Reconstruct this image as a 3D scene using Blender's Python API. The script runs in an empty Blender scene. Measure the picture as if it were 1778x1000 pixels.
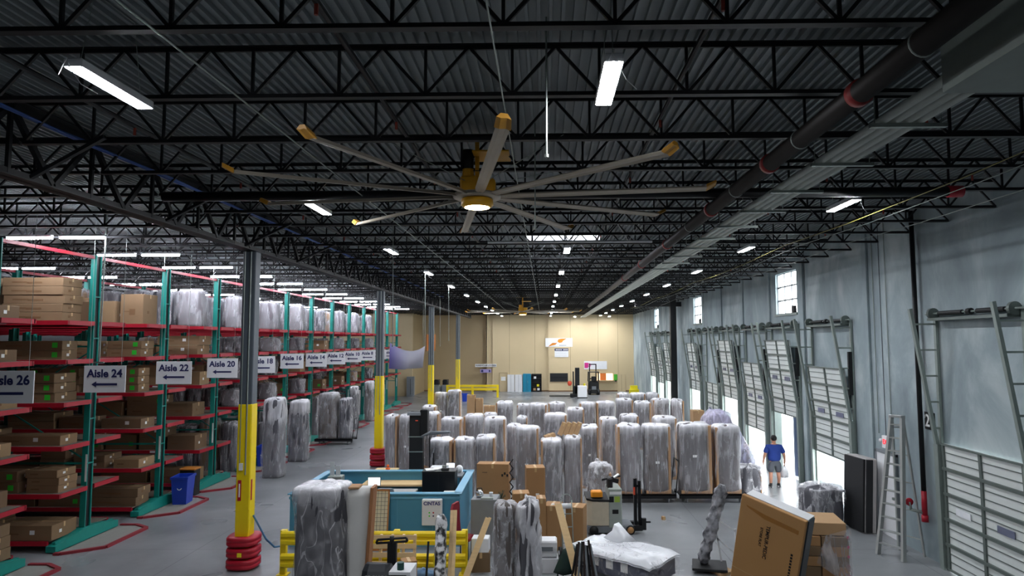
import bpy, math, random
from mathutils import Vector, Matrix, noise
R = math.radians
S = bpy.context.scene
COL = S.collection
# ---------------------------------------------------------------- camera
F = 1185.0; CX, CY = 930.0, 500.0
YAW = math.atan(15/F); PITCH = math.atan(92/F); ROLL = -0.004
CAMZ = 5.1
cd = bpy.data.cameras.new('camera'); cam = bpy.data.objects.new('camera', cd); COL.objects.link(cam)
cd.sensor_width = 36; cd.lens = F/1778*36; cd.clip_start = .05; cd.clip_end = 400
cd.shift_x = -(CX-889)/1778.0
CM = Matrix.Translation((0, 0, CAMZ)) @ Matrix.Rotation(YAW, 4, 'Z') @ Matrix.Rotation(math.pi/2+PITCH, 4, 'X') @ Matrix.Rotation(ROLL, 4, 'Z')
cam.matrix_world = CM
S.camera = cam
def ray(px, py):
    return CM.to_3x3() @ Vector(((px-CX)/F, -(py-CY)/F, -1))
def P(px, py, z=0.0):
    d = ray(px, py); t = (z-CAMZ)/d.z
    return Vector((d.x*t, d.y*t, z))
def PY(px, py, Y):
    d = ray(px, py); t = Y/d.y
    return Vector((d.x*t, Y, CAMZ+d.z*t))
def PX(px, py, X):
    d = ray(px, py); t = X/d.x
    return Vector((X, d.y*t, CAMZ+d.z*t))
def proj(x, y, z):
    v = CM.inverted() @ Vector((x, y, z))
    return (CX+F*v.x/-v.z, CY-F*v.y/-v.z)
# ---------------------------------------------------------------- world, exposure
W = bpy.data.worlds.new('world'); S.world = W; W.use_nodes = True
bg = W.node_tree.nodes['Background']; bg.inputs[0].default_value = (.92, .96, 1, 1); bg.inputs[1].default_value = 7.0
S.view_settings.view_transform = 'Standard'; S.view_settings.look = 'None'
S.view_settings.gamma = 1; S.view_settings.use_curve_mapping = False
S.view_settings.exposure = 1.1
LAMP = 125.0      # emission of the lamp diffusers
# ---------------------------------------------------------------- materials
def srgb(h):
    if isinstance(h, str):
        h = h.lstrip('#'); c = [int(h[i:i+2], 16)/255 for i in (0, 2, 4)]
    else: c = h
    return tuple(x/12.92 if x <= .04045 else ((x+.055)/1.055)**2.4 for x in c)+(1,)
MC = {}
def mat(name, col, rough=.6, metal=0, n=.12, ns=6.0, bump=0, emit=0, stretch=(1, 1, 1), n2=None, coat=0, spec=.5, hard=0):
    if name in MC: return MC[name]
    m = bpy.data.materials.new(name); m.use_nodes = True; nt = m.node_tree; b = nt.nodes['Principled BSDF']
    c = srgb(col)
    b.inputs['Roughness'].default_value = rough; b.inputs['Metallic'].default_value = metal
    b.inputs['Coat Weight'].default_value = coat; b.inputs['Specular IOR Level'].default_value = spec
    tc = nt.nodes.new('ShaderNodeTexCoord'); mp = nt.nodes.new('ShaderNodeMapping'); mp.inputs['Scale'].default_value = stretch
    nt.links.new(tc.outputs['Object'], mp.inputs[0])
    no = nt.nodes.new('ShaderNodeTexNoise'); no.inputs['Scale'].default_value = ns; no.inputs['Detail'].default_value = 5
    nt.links.new(mp.outputs[0], no.inputs['Vector'])
    mx = nt.nodes.new('ShaderNodeMix'); mx.data_type = 'RGBA'
    mx.inputs[6].default_value = tuple(x*(1-n) for x in c[:3])+(1,)
    mx.inputs[7].default_value = tuple(min(1, x*(1+n)) for x in c[:3])+(1,) if n2 is None else srgb(n2)
    if hard:
        hr = nt.nodes.new('ShaderNodeMapRange'); hr.inputs[1].default_value = .5-hard; hr.inputs[2].default_value = .5+hard; nt.links.new(no.outputs['Fac'], hr.inputs[0]); nt.links.new(hr.outputs[0], mx.inputs[0])
    else: nt.links.new(no.outputs['Fac'], mx.inputs[0])
    nt.links.new(mx.outputs[2], b.inputs['Base Color'])
    if bump:
        bp = nt.nodes.new('ShaderNodeBump'); bp.inputs['Strength'].default_value = bump; bp.inputs['Distance'].default_value = .02
        nt.links.new(no.outputs['Fac'], bp.inputs['Height']); nt.links.new(bp.outputs[0], b.inputs['Normal'])
    if emit:
        b.inputs['Emission Color'].default_value = c; b.inputs['Emission Strength'].default_value = emit
    MC[name] = m; return m
def plastic(name, tint='#f4f3f8', lo=.2, hi=.62, sc=(5, 5, 1.1), topw=.3, rough=.25, ztop=None, bump=.5, crease=.14, cd=.7, cz=1.0):
    # clear film: see-through sheet with soft milky creases, denser where it is folded over the top
    if name in MC: return MC[name]
    m = bpy.data.materials.new(name); m.use_nodes = True; nt = m.node_tree; b = nt.nodes['Principled BSDF']
    N = nt.nodes.new; L = nt.links.new
    b.inputs['Base Color'].default_value = srgb(tint); b.inputs['Roughness'].default_value = rough
    b.inputs['Specular IOR Level'].default_value = .8
    tc = N('ShaderNodeTexCoord'); mp = N('ShaderNodeMapping'); mp.inputs['Scale'].default_value = sc
    L(tc.outputs['Object'], mp.inputs[0])
    no = N('ShaderNodeTexNoise'); no.inputs['Scale'].default_value = 1; no.inputs['Detail'].default_value = 4; no.inputs['Distortion'].default_value = 1.2
    L(mp.outputs[0], no.inputs['Vector'])
    rp = N('ShaderNodeMapRange'); rp.interpolation_type = 'SMOOTHSTEP'; rp.inputs[1].default_value = .38; rp.inputs[2].default_value = .8
    rp.inputs[3].default_value = lo; rp.inputs[4].default_value = hi; L(no.outputs['Fac'], rp.inputs[0])
    sp = N('ShaderNodeSeparateXYZ'); L(tc.outputs['Normal'], sp.inputs[0])
    tr = N('ShaderNodeMapRange'); tr.inputs[1].default_value = .25; tr.inputs[2].default_value = .9; tr.inputs[3].default_value = 0; tr.inputs[4].default_value = topw
    L(sp.outputs['Z'], tr.inputs[0])
    # thin bright crease lines
    cn = N('ShaderNodeTexNoise'); cn.inputs['Scale'].default_value = .75; cn.inputs['Detail'].default_value = 1.5; cn.inputs['Distortion'].default_value = cd
    mp3 = N('ShaderNodeMapping'); mp3.inputs['Scale'].default_value = (1.8, 1.8, cz); L(mp.outputs[0], mp3.inputs[0]); L(mp3.outputs[0], cn.inputs['Vector'])
    c1 = N('ShaderNodeMath'); c1.operation = 'SUBTRACT'; c1.inputs[1].default_value = .5; L(cn.outputs['Fac'], c1.inputs[0])
    c2 = N('ShaderNodeMath'); c2.operation = 'ABSOLUTE'; L(c1.outputs[0], c2.inputs[0])
    c3 = N('ShaderNodeMapRange'); c3.inputs[1].default_value = 0; c3.inputs[2].default_value = .03; c3.inputs[3].default_value = crease; c3.inputs[4].default_value = 0; L(c2.outputs[0], c3.inputs[0])
    c4 = N('ShaderNodeMath'); c4.operation = 'ADD'; L(tr.outputs[0], c4.inputs[0]); L(c3.outputs[0], c4.inputs[1]); tr = c4
    ad = N('ShaderNodeMath'); ad.operation = 'ADD'; ad.use_clamp = True; L(rp.outputs[0], ad.inputs[0]); L(tr.outputs[0], ad.inputs[1]); out = ad
    if ztop:
        so = N('ShaderNodeSeparateXYZ'); L(tc.outputs['Object'], so.inputs[0])
        n2 = N('ShaderNodeTexNoise'); n2.inputs['Scale'].default_value = 3; L(tc.outputs['Object'], n2.inputs['Vector'])
        m2 = N('ShaderNodeMath'); m2.operation = 'MULTIPLY_ADD'; m2.inputs[1].default_value = -.45; L(n2.outputs['Fac'], m2.inputs[0]); L(so.outputs['Z'], m2.inputs[2])
        r3 = N('ShaderNodeMapRange'); r3.interpolation_type = 'SMOOTHSTEP'; r3.inputs[1].default_value = ztop-.68; r3.inputs[2].default_value = ztop-.2; r3.inputs[3].default_value = 0; r3.inputs[4].default_value = .42
        L(m2.outputs[0], r3.inputs[0]); a2 = N('ShaderNodeMath'); a2.operation = 'ADD'; a2.use_clamp = True; L(ad.outputs[0], a2.inputs[0]); L(r3.outputs[0], a2.inputs[1]); out = a2
    bp = N('ShaderNodeBump'); bp.inputs['Strength'].default_value = bump; bp.inputs['Distance'].default_value = .06
    L(no.outputs['Fac'], bp.inputs['Height']); L(bp.outputs[0], b.inputs['Normal'])
    t = N('ShaderNodeBsdfTransparent'); ms = N('ShaderNodeMixShader'); L(out.outputs[0], ms.inputs[0]); L(t.outputs[0], ms.inputs[1]); L(b.outputs[0], ms.inputs[2])
    L(ms.outputs[0], nt.nodes['Material Output'].inputs[0])
    MC[name] = m; return m
# ---------------------------------------------------------------- mesh builder
class MB:
    def __init__(s): s.v = []; s.f = []; s.m = []; s.M = Matrix.Identity(4)
    def add(s, vs, fs, mi=0):
        b = len(s.v)
        for v in vs:
            w = s.M @ Vector(v); s.v.append((w.x, w.y, w.z))
        for f in fs: s.f.append(tuple(b+i for i in f)); s.m.append(mi)
        return s
    def box(s, x0, y0, z0, x1, y1, z1, mi=0):
        vs = [(x, y, z) for z in (z0, z1) for y in (y0, y1) for x in (x0, x1)]
        return s.add(vs, [(0, 2, 3, 1), (4, 5, 7, 6), (0, 1, 5, 4), (2, 6, 7, 3), (0, 4, 6, 2), (1, 3, 7, 5)], mi)
    def cbox(s, cx, cy, cz, w, d, h, mi=0, rz=0, rx=0, ry=0):
        old = s.M
        s.M = old @ Matrix.Translation((cx, cy, cz)) @ Matrix.Rotation(rz, 4, 'Z') @ Matrix.Rotation(ry, 4, 'Y') @ Matrix.Rotation(rx, 4, 'X')
        s.box(-w/2, -d/2, -h/2, w/2, d/2, h/2, mi); s.M = old; return s
    def bev(s, x0, y0, z0, x1, y1, z1, b=.01, mi=0):      # box with chamfered vertical and top edges
        def ring(i, z): return [(x0+i, y0+b+i*0, z), (x0+b, y0+i, z), (x1-b, y0+i, z), (x1-i, y0+b, z), (x1-i, y1-b, z), (x1-b, y1-i, z), (x0+b, y1-i, z), (x0+i, y1-b, z)]
        rs = [ring(0, z0), ring(0, z1-b), [(min(max(p[0], x0+b), x1-b), min(max(p[1], y0+b), y1-b), z1) for p in ring(0, z1)]]
        return s.loft(rs, mi)
    def beam(s, p0, p1, w, h, mi=0, up=(0, 0, 1)):
        p0 = Vector(p0); p1 = Vector(p1); d = (p1-p0)
        if d.length < 1e-6: return s
        d.normalize(); u = Vector(up)
        if abs(d.dot(u)) > .98: u = Vector((0, 1, 0))
        a = d.cross(u).normalized()*(w/2); c = a.cross(d).normalized()*(h/2)
        vs = [p+i*a+j*c for p in (p0, p1) for i, j in ((-1, -1), (1, -1), (1, 1), (-1, 1))]
        return s.add(vs, [(0, 1, 2, 3), (7, 6, 5, 4), (0, 4, 5, 1), (1, 5, 6, 2), (2, 6, 7, 3), (3, 7, 4, 0)], mi)
    def cyl(s, p0, p1, r0, r1=None, n=12, mi=0, caps=True):
        r1 = r0 if r1 is None else r1
        p0 = Vector(p0); p1 = Vector(p1); d = (p1-p0).normalized()
        a = d.cross(Vector((0, 0, 1)) if abs(d.z) < .9 else Vector((1, 0, 0))).normalized(); b = d.cross(a)
        vs = []
        for p, r in ((p0, r0), (p1, r1)):
            for k in range(n):
                t = 2*math.pi*k/n; vs.append(p+(a*math.cos(t)+b*math.sin(t))*r)
        fs = [(k, (k+1) % n, n+(k+1) % n, n+k) for k in range(n)]
        if caps: fs += [tuple(range(n))[::-1], tuple(range(n, 2*n))]
        return s.add(vs, fs, mi)
    def tube(s, pts, r, n=8, mi=0):
        for a, b in zip(pts, pts[1:]): s.cyl(a, b, r, r, n, mi)
        return s
    def loft(s, rings, mi=0, caps=True):
        n = len(rings[0]); vs = [p for r in rings for p in r]; fs = []
        for i in range(len(rings)-1):
            for k in range(n): fs.append((i*n+k, i*n+(k+1) % n, (i+1)*n+(k+1) % n, (i+1)*n+k))
        if caps: fs += [tuple(range(n))[::-1], tuple(range((len(rings)-1)*n, len(rings)*n))]
        return s.add(vs, fs, mi)
    def lathe(s, prof, cx=0, cy=0, n=16, mi=0):
        return s.loft([[(cx+r*math.cos(2*math.pi*k/n), cy+r*math.sin(2*math.pi*k/n), z) for k in range(n)] for r, z in prof], mi)
    def prism(s, pts, z0, z1, mi=0):
        return s.loft([[(x, y, z0) for x, y in pts], [(x, y, z1) for x, y in pts]], mi)
    def extr(s, pts3, off, mi=0):                          # outline in 3-D pushed along a vector
        o = Vector(off); return s.loft([pts3, [tuple(Vector(p)+o) for p in pts3]], mi)
    def sphere(s, c, r, sx=1, sy=1, sz=1, n=12, mi=0):
        rings = []
        for i in range(1, n//2+1-0):
            t = math.pi*i/(n//2+1); rr = math.sin(t)*r; z = -math.cos(t)*r
            rings.append([(c[0]+rr*sx*math.cos(2*math.pi*k/n), c[1]+rr*sy*math.sin(2*math.pi*k/n), c[2]+z*sz) for k in range(n)])
        return s.loft(rings, mi)
    def build(s, name, mats, parent=None, smooth=False, loc=None, rz=0):
        me = bpy.data.meshes.new(name); me.from_pydata(s.v, [], s.f); me.validate()
        if not isinstance(mats, (list, tuple)): mats = [mats]
        for m in mats: me.materials.append(m)
        if len(mats) > 1 and len(me.polygons) == len(s.m): me.polygons.foreach_set('material_index', s.m)
        if smooth: me.polygons.foreach_set('use_smooth', [True]*len(me.polygons))
        me.update()
        o = bpy.data.objects.new(name, me); COL.objects.link(o)
        if parent: o.parent = parent
        if loc is not None: o.location = loc
        if rz: o.rotation_euler = (0, 0, rz)
        return o
def tag(o, label, cat=None, group=None, kind=None):
    if label: o['label'] = label
    if cat: o['category'] = cat
    if group: o['group'] = group
    if kind: o['kind'] = kind
    return o
def thing(name, label, cat, loc=(0, 0, 0), rz=0, group=None):
    o = bpy.data.objects.new(name, None); COL.objects.link(o); o.empty_display_size = .1
    o.location = loc; o.rotation_euler = (0, 0, rz)
    return tag(o, label, cat, group)
KIDS = {}
def dup(root, loc, rz=None, label=None, group=None, scale=None):
    r = root.copy(); COL.objects.link(r); r.location = loc
    if rz is not None: r.rotation_euler = (r.rotation_euler.x, r.rotation_euler.y, rz)
    if scale: r.scale = scale
    if label: r['label'] = label
    if group: r['group'] = group
    if root.name not in KIDS: KIDS[root.name] = [(c, list(c.children)) for c in root.children]
    for ch, gs in KIDS[root.name]:
        c = ch.copy(); COL.objects.link(c); c.parent = r
        for g in gs:
            d = g.copy(); COL.objects.link(d); d.parent = c
    return r
TXT = {}
def text(body, size, m, name='lettering', parent=None, loc=(0, 0, 0), rot=(R(90), 0, 0), bold=.0, depth=.002, align='CENTER', sx=1):
    key = (body, size, bold, depth, align)
    if key not in TXT:
        cu = bpy.data.curves.new('t', 'FONT'); cu.body = body; cu.size = size; cu.align_x = align; cu.align_y = 'CENTER'
        cu.offset = bold*size; cu.extrude = depth; cu.resolution_u = 3
        to = bpy.data.objects.new('t', cu); COL.objects.link(to)
        bpy.context.view_layer.update()
        TXT[key] = bpy.data.meshes.new_from_object(to.evaluated_get(bpy.context.evaluated_depsgraph_get()))
        bpy.data.objects.remove(to)
    me = TXT[key].copy(); me.materials.clear(); me.materials.append(m)
    o = bpy.data.objects.new(name, me); COL.objects.link(o); o.location = loc; o.rotation_euler = rot; o.scale = (sx, 1, 1)
    if parent: o.parent = parent
    return o
ORD = ['first', 'second', 'third', 'fourth', 'fifth', 'sixth', 'seventh', 'eighth', 'ninth', 'tenth', 'eleventh', 'twelfth', 'thirteenth', 'fourteenth', 'fifteenth', 'sixteenth', 'seventeenth', 'eighteenth', 'nineteenth', 'twentieth']
for a, b in (('twenty', 10), ('thirty', 10), ('forty', 10)):
    if a != 'twenty': ORD.append(a[:-1]+'ieth')
    ORD += [a+'-'+x for x in ORD[:9]]
# common materials
m_black = mat('black_steel', '#151619', .45, .3, ns=20)
m_joist = mat('black_joist_paint', '#1c1d20', .5, .2, ns=10)
m_dark = mat('dark_rubber', '#101113', .6)
m_yel = mat('yellow_paint', '#f2d40e', .42, ns=4, n=.07)
m_red = mat('red_paint', '#b3142c', .45, ns=5)
m_teal = mat('teal_paint', '#0f8c80', .45, ns=5, n=.15)
m_galv = mat('galvanised_metal', '#9aa39d', .42, .55, ns=12)
m_track = mat('grey_green_track_metal', '#8a958f', .5, .3, ns=8)
m_card = mat('cardboard', '#a87f55', .85, ns=3, n=.08)
m_card2 = mat('pale_cardboard', '#b8946c', .85, ns=3, n=.08)
m_card3 = mat('dull_cardboard', '#7d654a', .85, ns=3, n=.1)
m_tape = mat('packing_tape', '#caa878', .3)
m_white = mat('white_paint', '#e9eaec', .5, n=.04)
m_paper = mat('white_paper', '#f4f4f2', .7, n=.03)
m_wood = mat('pine_board', '#dcbc8a', .6, ns=3, n=.14, stretch=(1, 1, 8))
m_navy = mat('navy_lettering', '#23285a', .5)
m_green = mat('bright_green_label', '#35d43a', .5, n=.03)
m_lime = mat('yellow_label', '#f1e223', .5, n=.03)
m_grey = mat('grey_paint', '#7f8489', .5)
m_brown = mat('brown_edge', '#7a5a3a', .8)
# ================================================================ SETTING
ZB, ZT, ZD = 7.70, 8.27, 8.32     # joist bottom, joist top, roof deck
XW, XL, YF = 9.0, -33.0, 70.0     # right wall, left wall, far wall
# floor: polished concrete
def concrete_floor():
    m = bpy.data.materials.new('polished_concrete'); m.use_nodes = True; nt = m.node_tree; b = nt.nodes['Principled BSDF']; N = nt.nodes.new; L = nt.links.new
    tc = N('ShaderNodeTexCoord')
    n1 = N('ShaderNodeTexNoise'); n1.inputs['Scale'].default_value = .3; n1.inputs['Detail'].default_value = 5; n1.inputs['Roughness'].default_value = .6; n1.inputs['Distortion'].default_value = .2
    L(tc.outputs['Object'], n1.inputs['Vector'])
    cr = N('ShaderNodeValToRGB'); cr.color_ramp.elements[0].position = .25; cr.color_ramp.elements[0].color = srgb('#64686b'); cr.color_ramp.elements[1].position = .78; cr.color_ramp.elements[1].color = srgb('#a2a5a7')
    L(n1.outputs['Fac'], cr.inputs[0])
    # saw-cut joints
    br = N('ShaderNodeTexBrick'); br.offset = 0; br.inputs['Scale'].default_value = 1; br.inputs['Brick Width'].default_value = 4.3; br.inputs['Row Height'].default_value = 4.3
    br.inputs['Mortar Size'].default_value = .012; br.inputs['Color1'].default_value = (1, 1, 1, 1); br.inputs['Color2'].default_value = (1, 1, 1, 1); br.inputs['Mortar'].default_value = (.55, .55, .55, 1)
    L(tc.outputs['Object'], br.inputs['Vector'])
    mu = N('ShaderNodeMix'); mu.data_type = 'RGBA'; mu.blend_type = 'MULTIPLY'; mu.inputs[0].default_value = 1
    L(cr.outputs[0], mu.inputs[6]); L(br.outputs['Color'], mu.inputs[7]); L(mu.outputs[2], b.inputs['Base Color'])
    n2 = N('ShaderNodeTexNoise'); n2.inputs['Scale'].default_value = .5; n2.inputs['Detail'].default_value = 3; n2.inputs['Distortion'].default_value = .4; L(tc.outputs['Object'], n2.inputs['Vector'])
    mr = N('ShaderNodeMapRange'); mr.inputs[1].default_value = .15; mr.inputs[2].default_value = .85; mr.inputs[3].default_value = .24; mr.inputs[4].default_value = .36; L(n2.outputs['Fac'], mr.inputs[0]); L(mr.outputs[0], b.inputs['Roughness'])
    return m
MB().box(XL, -6, -.3, XW+.25, YF+1.2, 0).build('floor', concrete_floor())['kind'] = 'structure'
def tilt_up():
    m = bpy.data.materials.new('tilt_up_concrete'); m.use_nodes = True; nt = m.node_tree; b = nt.nodes['Principled BSDF']; N = nt.nodes.new; L = nt.links.new
    tc = N('ShaderNodeTexCoord'); mp = N('ShaderNodeMapping'); mp.inputs['Scale'].default_value = (.5, .5, .28); L(tc.outputs['Object'], mp.inputs[0])
    n1 = N('ShaderNodeTexNoise'); n1.inputs['Scale'].default_value = 1.1; n1.inputs['Detail'].default_value = 8; n1.inputs['Roughness'].default_value = .6; n1.inputs['Distortion'].default_value = .6; L(mp.outputs[0], n1.inputs['Vector'])
    cr = N('ShaderNodeValToRGB'); e = cr.color_ramp.elements; e[0].position = .28; e[0].color = srgb('#78858a'); e[1].position = .68; e[1].color = srgb('#b9c4c5'); x = e.new(.5); x.color = srgb('#94a2a6')
    L(n1.outputs['Fac'], cr.inputs[0])
    # pale patched spots
    n3 = N('ShaderNodeTexVoronoi'); n3.inputs['Scale'].default_value = .42; mp2 = N('ShaderNodeMapping'); mp2.inputs['Scale'].default_value = (1, 1.3, .7); L(tc.outputs['Object'], mp2.inputs[0]); L(mp2.outputs[0], n3.inputs['Vector'])
    r2 = N('ShaderNodeMapRange'); r2.inputs[1].default_value = .04; r2.inputs[2].default_value = .17; r2.inputs[3].default_value = .45; r2.inputs[4].default_value = 0; L(n3.outputs['Distance'], r2.inputs[0])
    mx = N('ShaderNodeMix'); mx.data_type = 'RGBA'; mx.inputs[7].default_value = srgb('#c3c9c9'); L(r2.outputs[0], mx.inputs[0]); L(cr.outputs[0], mx.inputs[6]); L(mx.outputs[2], b.inputs['Base Color'])
    bp = N('ShaderNodeBump'); bp.inputs['Strength'].default_value = .15; L(n1.outputs['Fac'], bp.inputs['Height']); L(bp.outputs[0], b.inputs['Normal'])
    b.inputs['Roughness'].default_value = .75
    return m
M_CONC = tilt_up()
# dock door openings in the right wall: (y0, y1, opening height, leaf bottom z)
DOORS = [(12.95, 15.65, 2.66, .03), (20.2, 22.95, 2.75, 1.5), (24.35, 27.0, 2.75, 2.35), (27.9, 30.5, 2.75, 1.4), (31.7, 34.3, 2.75, 2.35),
         (35.3, 37.9, 2.66, .1), (39.3, 41.9, 2.75, 2.2), (47.7, 50.2, 2.75, 2.2), (51.2, 53.6, 2.75, 1.9), (54.8, 57.2, 2.75, 2.2)]
WINS = [(24.4, 26.6, 6.08, 7.62), (39.2, 41.3, 6.08, 7.62), (53.8, 56.0, 6.08, 7.62)]
PERS = (17.8, 18.8, 2.15)        # personnel door (recess only)
def wall_with_holes(name, holes, y0, y1, z1, x0, x1, m):
    ys = sorted(set([y0, y1]+[h[0] for h in holes]+[h[1] for h in holes])); w = MB()
    for a, b in zip(ys, ys[1:]):
        hs = sorted([(h[2], h[3]) for h in holes if h[0] <= a+1e-6 and h[1] >= b-1e-6]); z = -.02
        for lo, hi in hs:
            if lo > z+.01: w.box(x0, a, z, x1, b, lo)
            z = hi
        if z1 > z: w.box(x0, a, z, x1, b, z1)
    return w.build(name, m)
holes = [(a, b, -.02, h) for a, b, h, _ in DOORS]+WINS
wall_with_holes('wall_right', holes, -6, YF+.3, 8.5, XW, XW+.22, M_CONC)['kind'] = 'structure'
sm = mat('dark_joint_sealant', '#3c4348', .8)
w = MB()
for y in (11.9, 18.35, 19.2, 23.6, 27.45, 31.1, 34.8, 38.6, 42.8, 46.0, 50.7, 54.2, 58.0, 61):
    w.box(XW-.006, y, .0, XW+.001, y+.035, 8.3)
w.build('trim_1', sm)['kind'] = 'structure'
# pilaster strips beside doors (lighter concrete ribs)
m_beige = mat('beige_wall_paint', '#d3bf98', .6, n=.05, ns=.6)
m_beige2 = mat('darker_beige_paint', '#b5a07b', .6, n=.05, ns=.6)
# far wall in steps
w = MB(); w.box(-6.0, YF, 0, 2.0-7.3+.0, YF+.3, 8.5); w.box(-5.3, YF-.25, 0, .4, YF+.3, 8.5); w.box(.4, YF-.6, 0, XW, YF+.3, 8.5)
w.build('wall_far', m_beige)['kind'] = 'structure'
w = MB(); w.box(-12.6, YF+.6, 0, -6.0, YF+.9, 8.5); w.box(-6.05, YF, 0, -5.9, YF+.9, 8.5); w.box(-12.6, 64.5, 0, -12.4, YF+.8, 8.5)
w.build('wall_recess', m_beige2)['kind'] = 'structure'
MB().box(XL, 64.2, 0, -12.4, 64.6, 8.5).build('wall_back', m_beige)['kind'] = 'structure'
MB().box(XL-.2, -6, 0, XL, 64.6, 8.5).build('wall_left', mat('plain_grey_wall', '#8d9092', .8))['kind'] = 'structure'
MB().box(XL, -6.2, 0, XW+.2, -6, 8.5).build('wall_behind', mat('plain_grey_wall', '#8d9092', .8))['kind'] = 'structure'
w = MB(); w.box(-12.4, YF-.03+.6, 0, -6.05, YF+.6, .12); w.box(-5.3, YF-.27, 0, .4, YF-.25, .12); w.box(.4, YF-.62, 0, XW, YF-.6, .12); w.build('baseboard_far', m_brown)['kind'] = 'structure'
w = MB()
for x in (-3.6, -1.0, 2.6, 5.4, 7.4): w.box(x, YF-.61 if x > .4 else YF-.26, 0, x+.03, YF-.25+.1, 8.3)
w.build('trim_2', mat('beige_joint', '#9a8663', .8))['kind'] = 'structure'
# roof deck, ribs along y, with a skylight hole
def deck_part(mb, x0, x1, y0, y1):
    p = .122; n = int(round((x1-x0)/p)); pts = []
    for k in range(n):
        x = x0+k*p
        pts += [(x, 0), (x+.034, 0), (x+.038, .055), (x+.118, .055)]
    pts.append((x0+n*p, 0))
    vs = [(x, y, ZD+z) for y in (y0, y1) for x, z in pts]; m = len(pts)
    mb.add(vs, [(i, i+1, m+i+1, m+i) for i in range(m-1)])
m_deck = mat('ribbed_steel_deck', '#868d8f', .5, .1, n=.15, ns=2)
SK = (-.45, 1.75, 20.4, 21.6)
d = MB(); p = .122
deck_part(d, XL, XW+.1, -6, SK[2]); deck_part(d, XL, XW+.1, SK[3], YF+.6)
k0 = math.floor((SK[0]-XL)/p)*p+XL; k1 = math.ceil((SK[1]-XL)/p)*p+XL
deck_part(d, XL, k0, SK[2], SK[3]); deck_part(d, k1, XW+.1, SK[2], SK[3])
d.build('ceiling', m_deck)['kind'] = 'structure'
w = MB()
for a in ((k0-.02, SK[2]-.02, k0+.02, SK[3]+.02), (k1-.02, SK[2]-.02, k1+.02, SK[3]+.02), (k0, SK[2]-.02, k1, SK[2]+.02), (k0, SK[3]-.02, k1, SK[3]+.02), (.63, SK[2], .68, SK[3])):
    w.box(a[0], a[1], ZD-.02, a[2], a[3], ZD+.3)
fr = w.build('window_4', m_white); fr['kind'] = 'structure'
gl = bpy.data.materials.new('skylight_acrylic'); gl.use_nodes = True; nt = gl.node_tree; tb = nt.nodes.new('ShaderNodeBsdfTranslucent'); tb.inputs[0].default_value = (.95, .97, 1, 1)
tt = nt.nodes.new('ShaderNodeBsdfTransparent'); ms = nt.nodes.new('ShaderNodeMixShader'); ms.inputs[0].default_value = .5; nt.links.new(tb.outputs[0], ms.inputs[1]); nt.links.new(tt.outputs[0], ms.inputs[2]); nt.links.new(ms.outputs[0], nt.nodes['Material Output'].inputs[0])
MB().box(k0, SK[2], ZD+.26, k1, SK[3], ZD+.28).build('glazing', gl, fr)
# outer roof skin so that no sky leaks through
rs = MB(); z = ZD+.14
for a in ((XL-.2, -6.2, XW+.25, SK[2]-.02), (XL-.2, SK[3]+.02, XW+.25, YF+1), (XL-.2, SK[2]-.02, k0-.02, SK[3]+.02), (k1+.02, SK[2]-.02, XW+.25, SK[3]+.02)):
    rs.box(a[0], a[1], z, a[2], a[3], z+.1)
rs.build('ceiling_skin', m_dark)['kind'] = 'structure'
# windows in right wall
m_pane = bpy.data.materials.new('window_glass'); m_pane.use_nodes = True
nt = m_pane.node_tree; tp = nt.nodes.new('ShaderNodeBsdfTransparent'); g = nt.nodes.new('ShaderNodeBsdfGlossy'); g.inputs['Roughness'].default_value = .05
mx = nt.nodes.new('ShaderNodeMixShader'); mx.inputs[0].default_value = .08; nt.links.new(tp.outputs[0], mx.inputs[1]); nt.links.new(g.outputs[0], mx.inputs[2]); nt.links.new(mx.outputs[0], nt.nodes['Material Output'].inputs[0])
for i, (a, b, z0, z1) in enumerate(WINS):
    w = MB(); x = XW+.08
    for t in range(4):
        z = z0+(z1-z0)*t/3; w.box(x, a, z-.025, x+.05, b, z+.025)
    for t in range(4):
        y = a+(b-a)*t/3; w.box(x, y-.025, z0, x+.05, y+.025, z1)
    f = w.build('window_%d' % (i+1), m_grey); f['kind'] = 'structure'
    MB().box(x+.02, a, z0, x+.03, b, z1).build('glazing', m_pane, f)
    MB().box(XW-.05, a-.05, z0-.08, XW+.08, b+.05, z0).build('window_sill', m_track, f)
    MB().box(XW-.09, a+.05, z0+.0, XW-.0, a+.3, z0+.25).build('window_operator', m_dark, f)
# joists
XG = -6.86
def joist_mb(L, n, depth=ZT-ZB, w=.05):
    q = MB()
    for z in (0, depth):
        s = 1 if z == 0 else -1
        q.box(0, -.045, z-.004 if s > 0 else z-.006, L, .045, z+.006 if s > 0 else z+.004)
        q.box(0, -.014, min(z, z+s*.05), L, .014, max(z, z+s*.05))
    s = L/n
    for k in range(n+1):
        x = k*s
        if 0 < k < n: q.beam((x, 0, .02), (x, 0, depth-.02), .03, .03)
        if k < n:
            q.beam((x, 0, .02), (x+s/2, 0, depth-.02), .032, .032); q.beam((x+s/2, 0, depth-.02), (x+s, 0, .02), .032, .032)
    return q
Lm = XW-XG-.05; jm = joist_mb(Lm, 17); j0 = None; j1 = None
YS = [3.9+1.6*k for k in range(42) if 3.9+1.6*k < YF-.9]
for i, y in enumerate(YS):
    lb = 'black open-web roof joist across the main hall, %s from the camera' % ORD[i]
    if j0 is None: j0 = tag(jm.build('roof_joist', m_joist, loc=(XG+.02, y, ZB)), lb, 'joist', 'roof joists over the main hall')
    else:
        c = j0.copy(); COL.objects.link(c); c.location = (XG+.02, y, ZB); c['label'] = lb
XG2 = -20.0; jl = joist_mb(XG-XG2-.04, 13)
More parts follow.
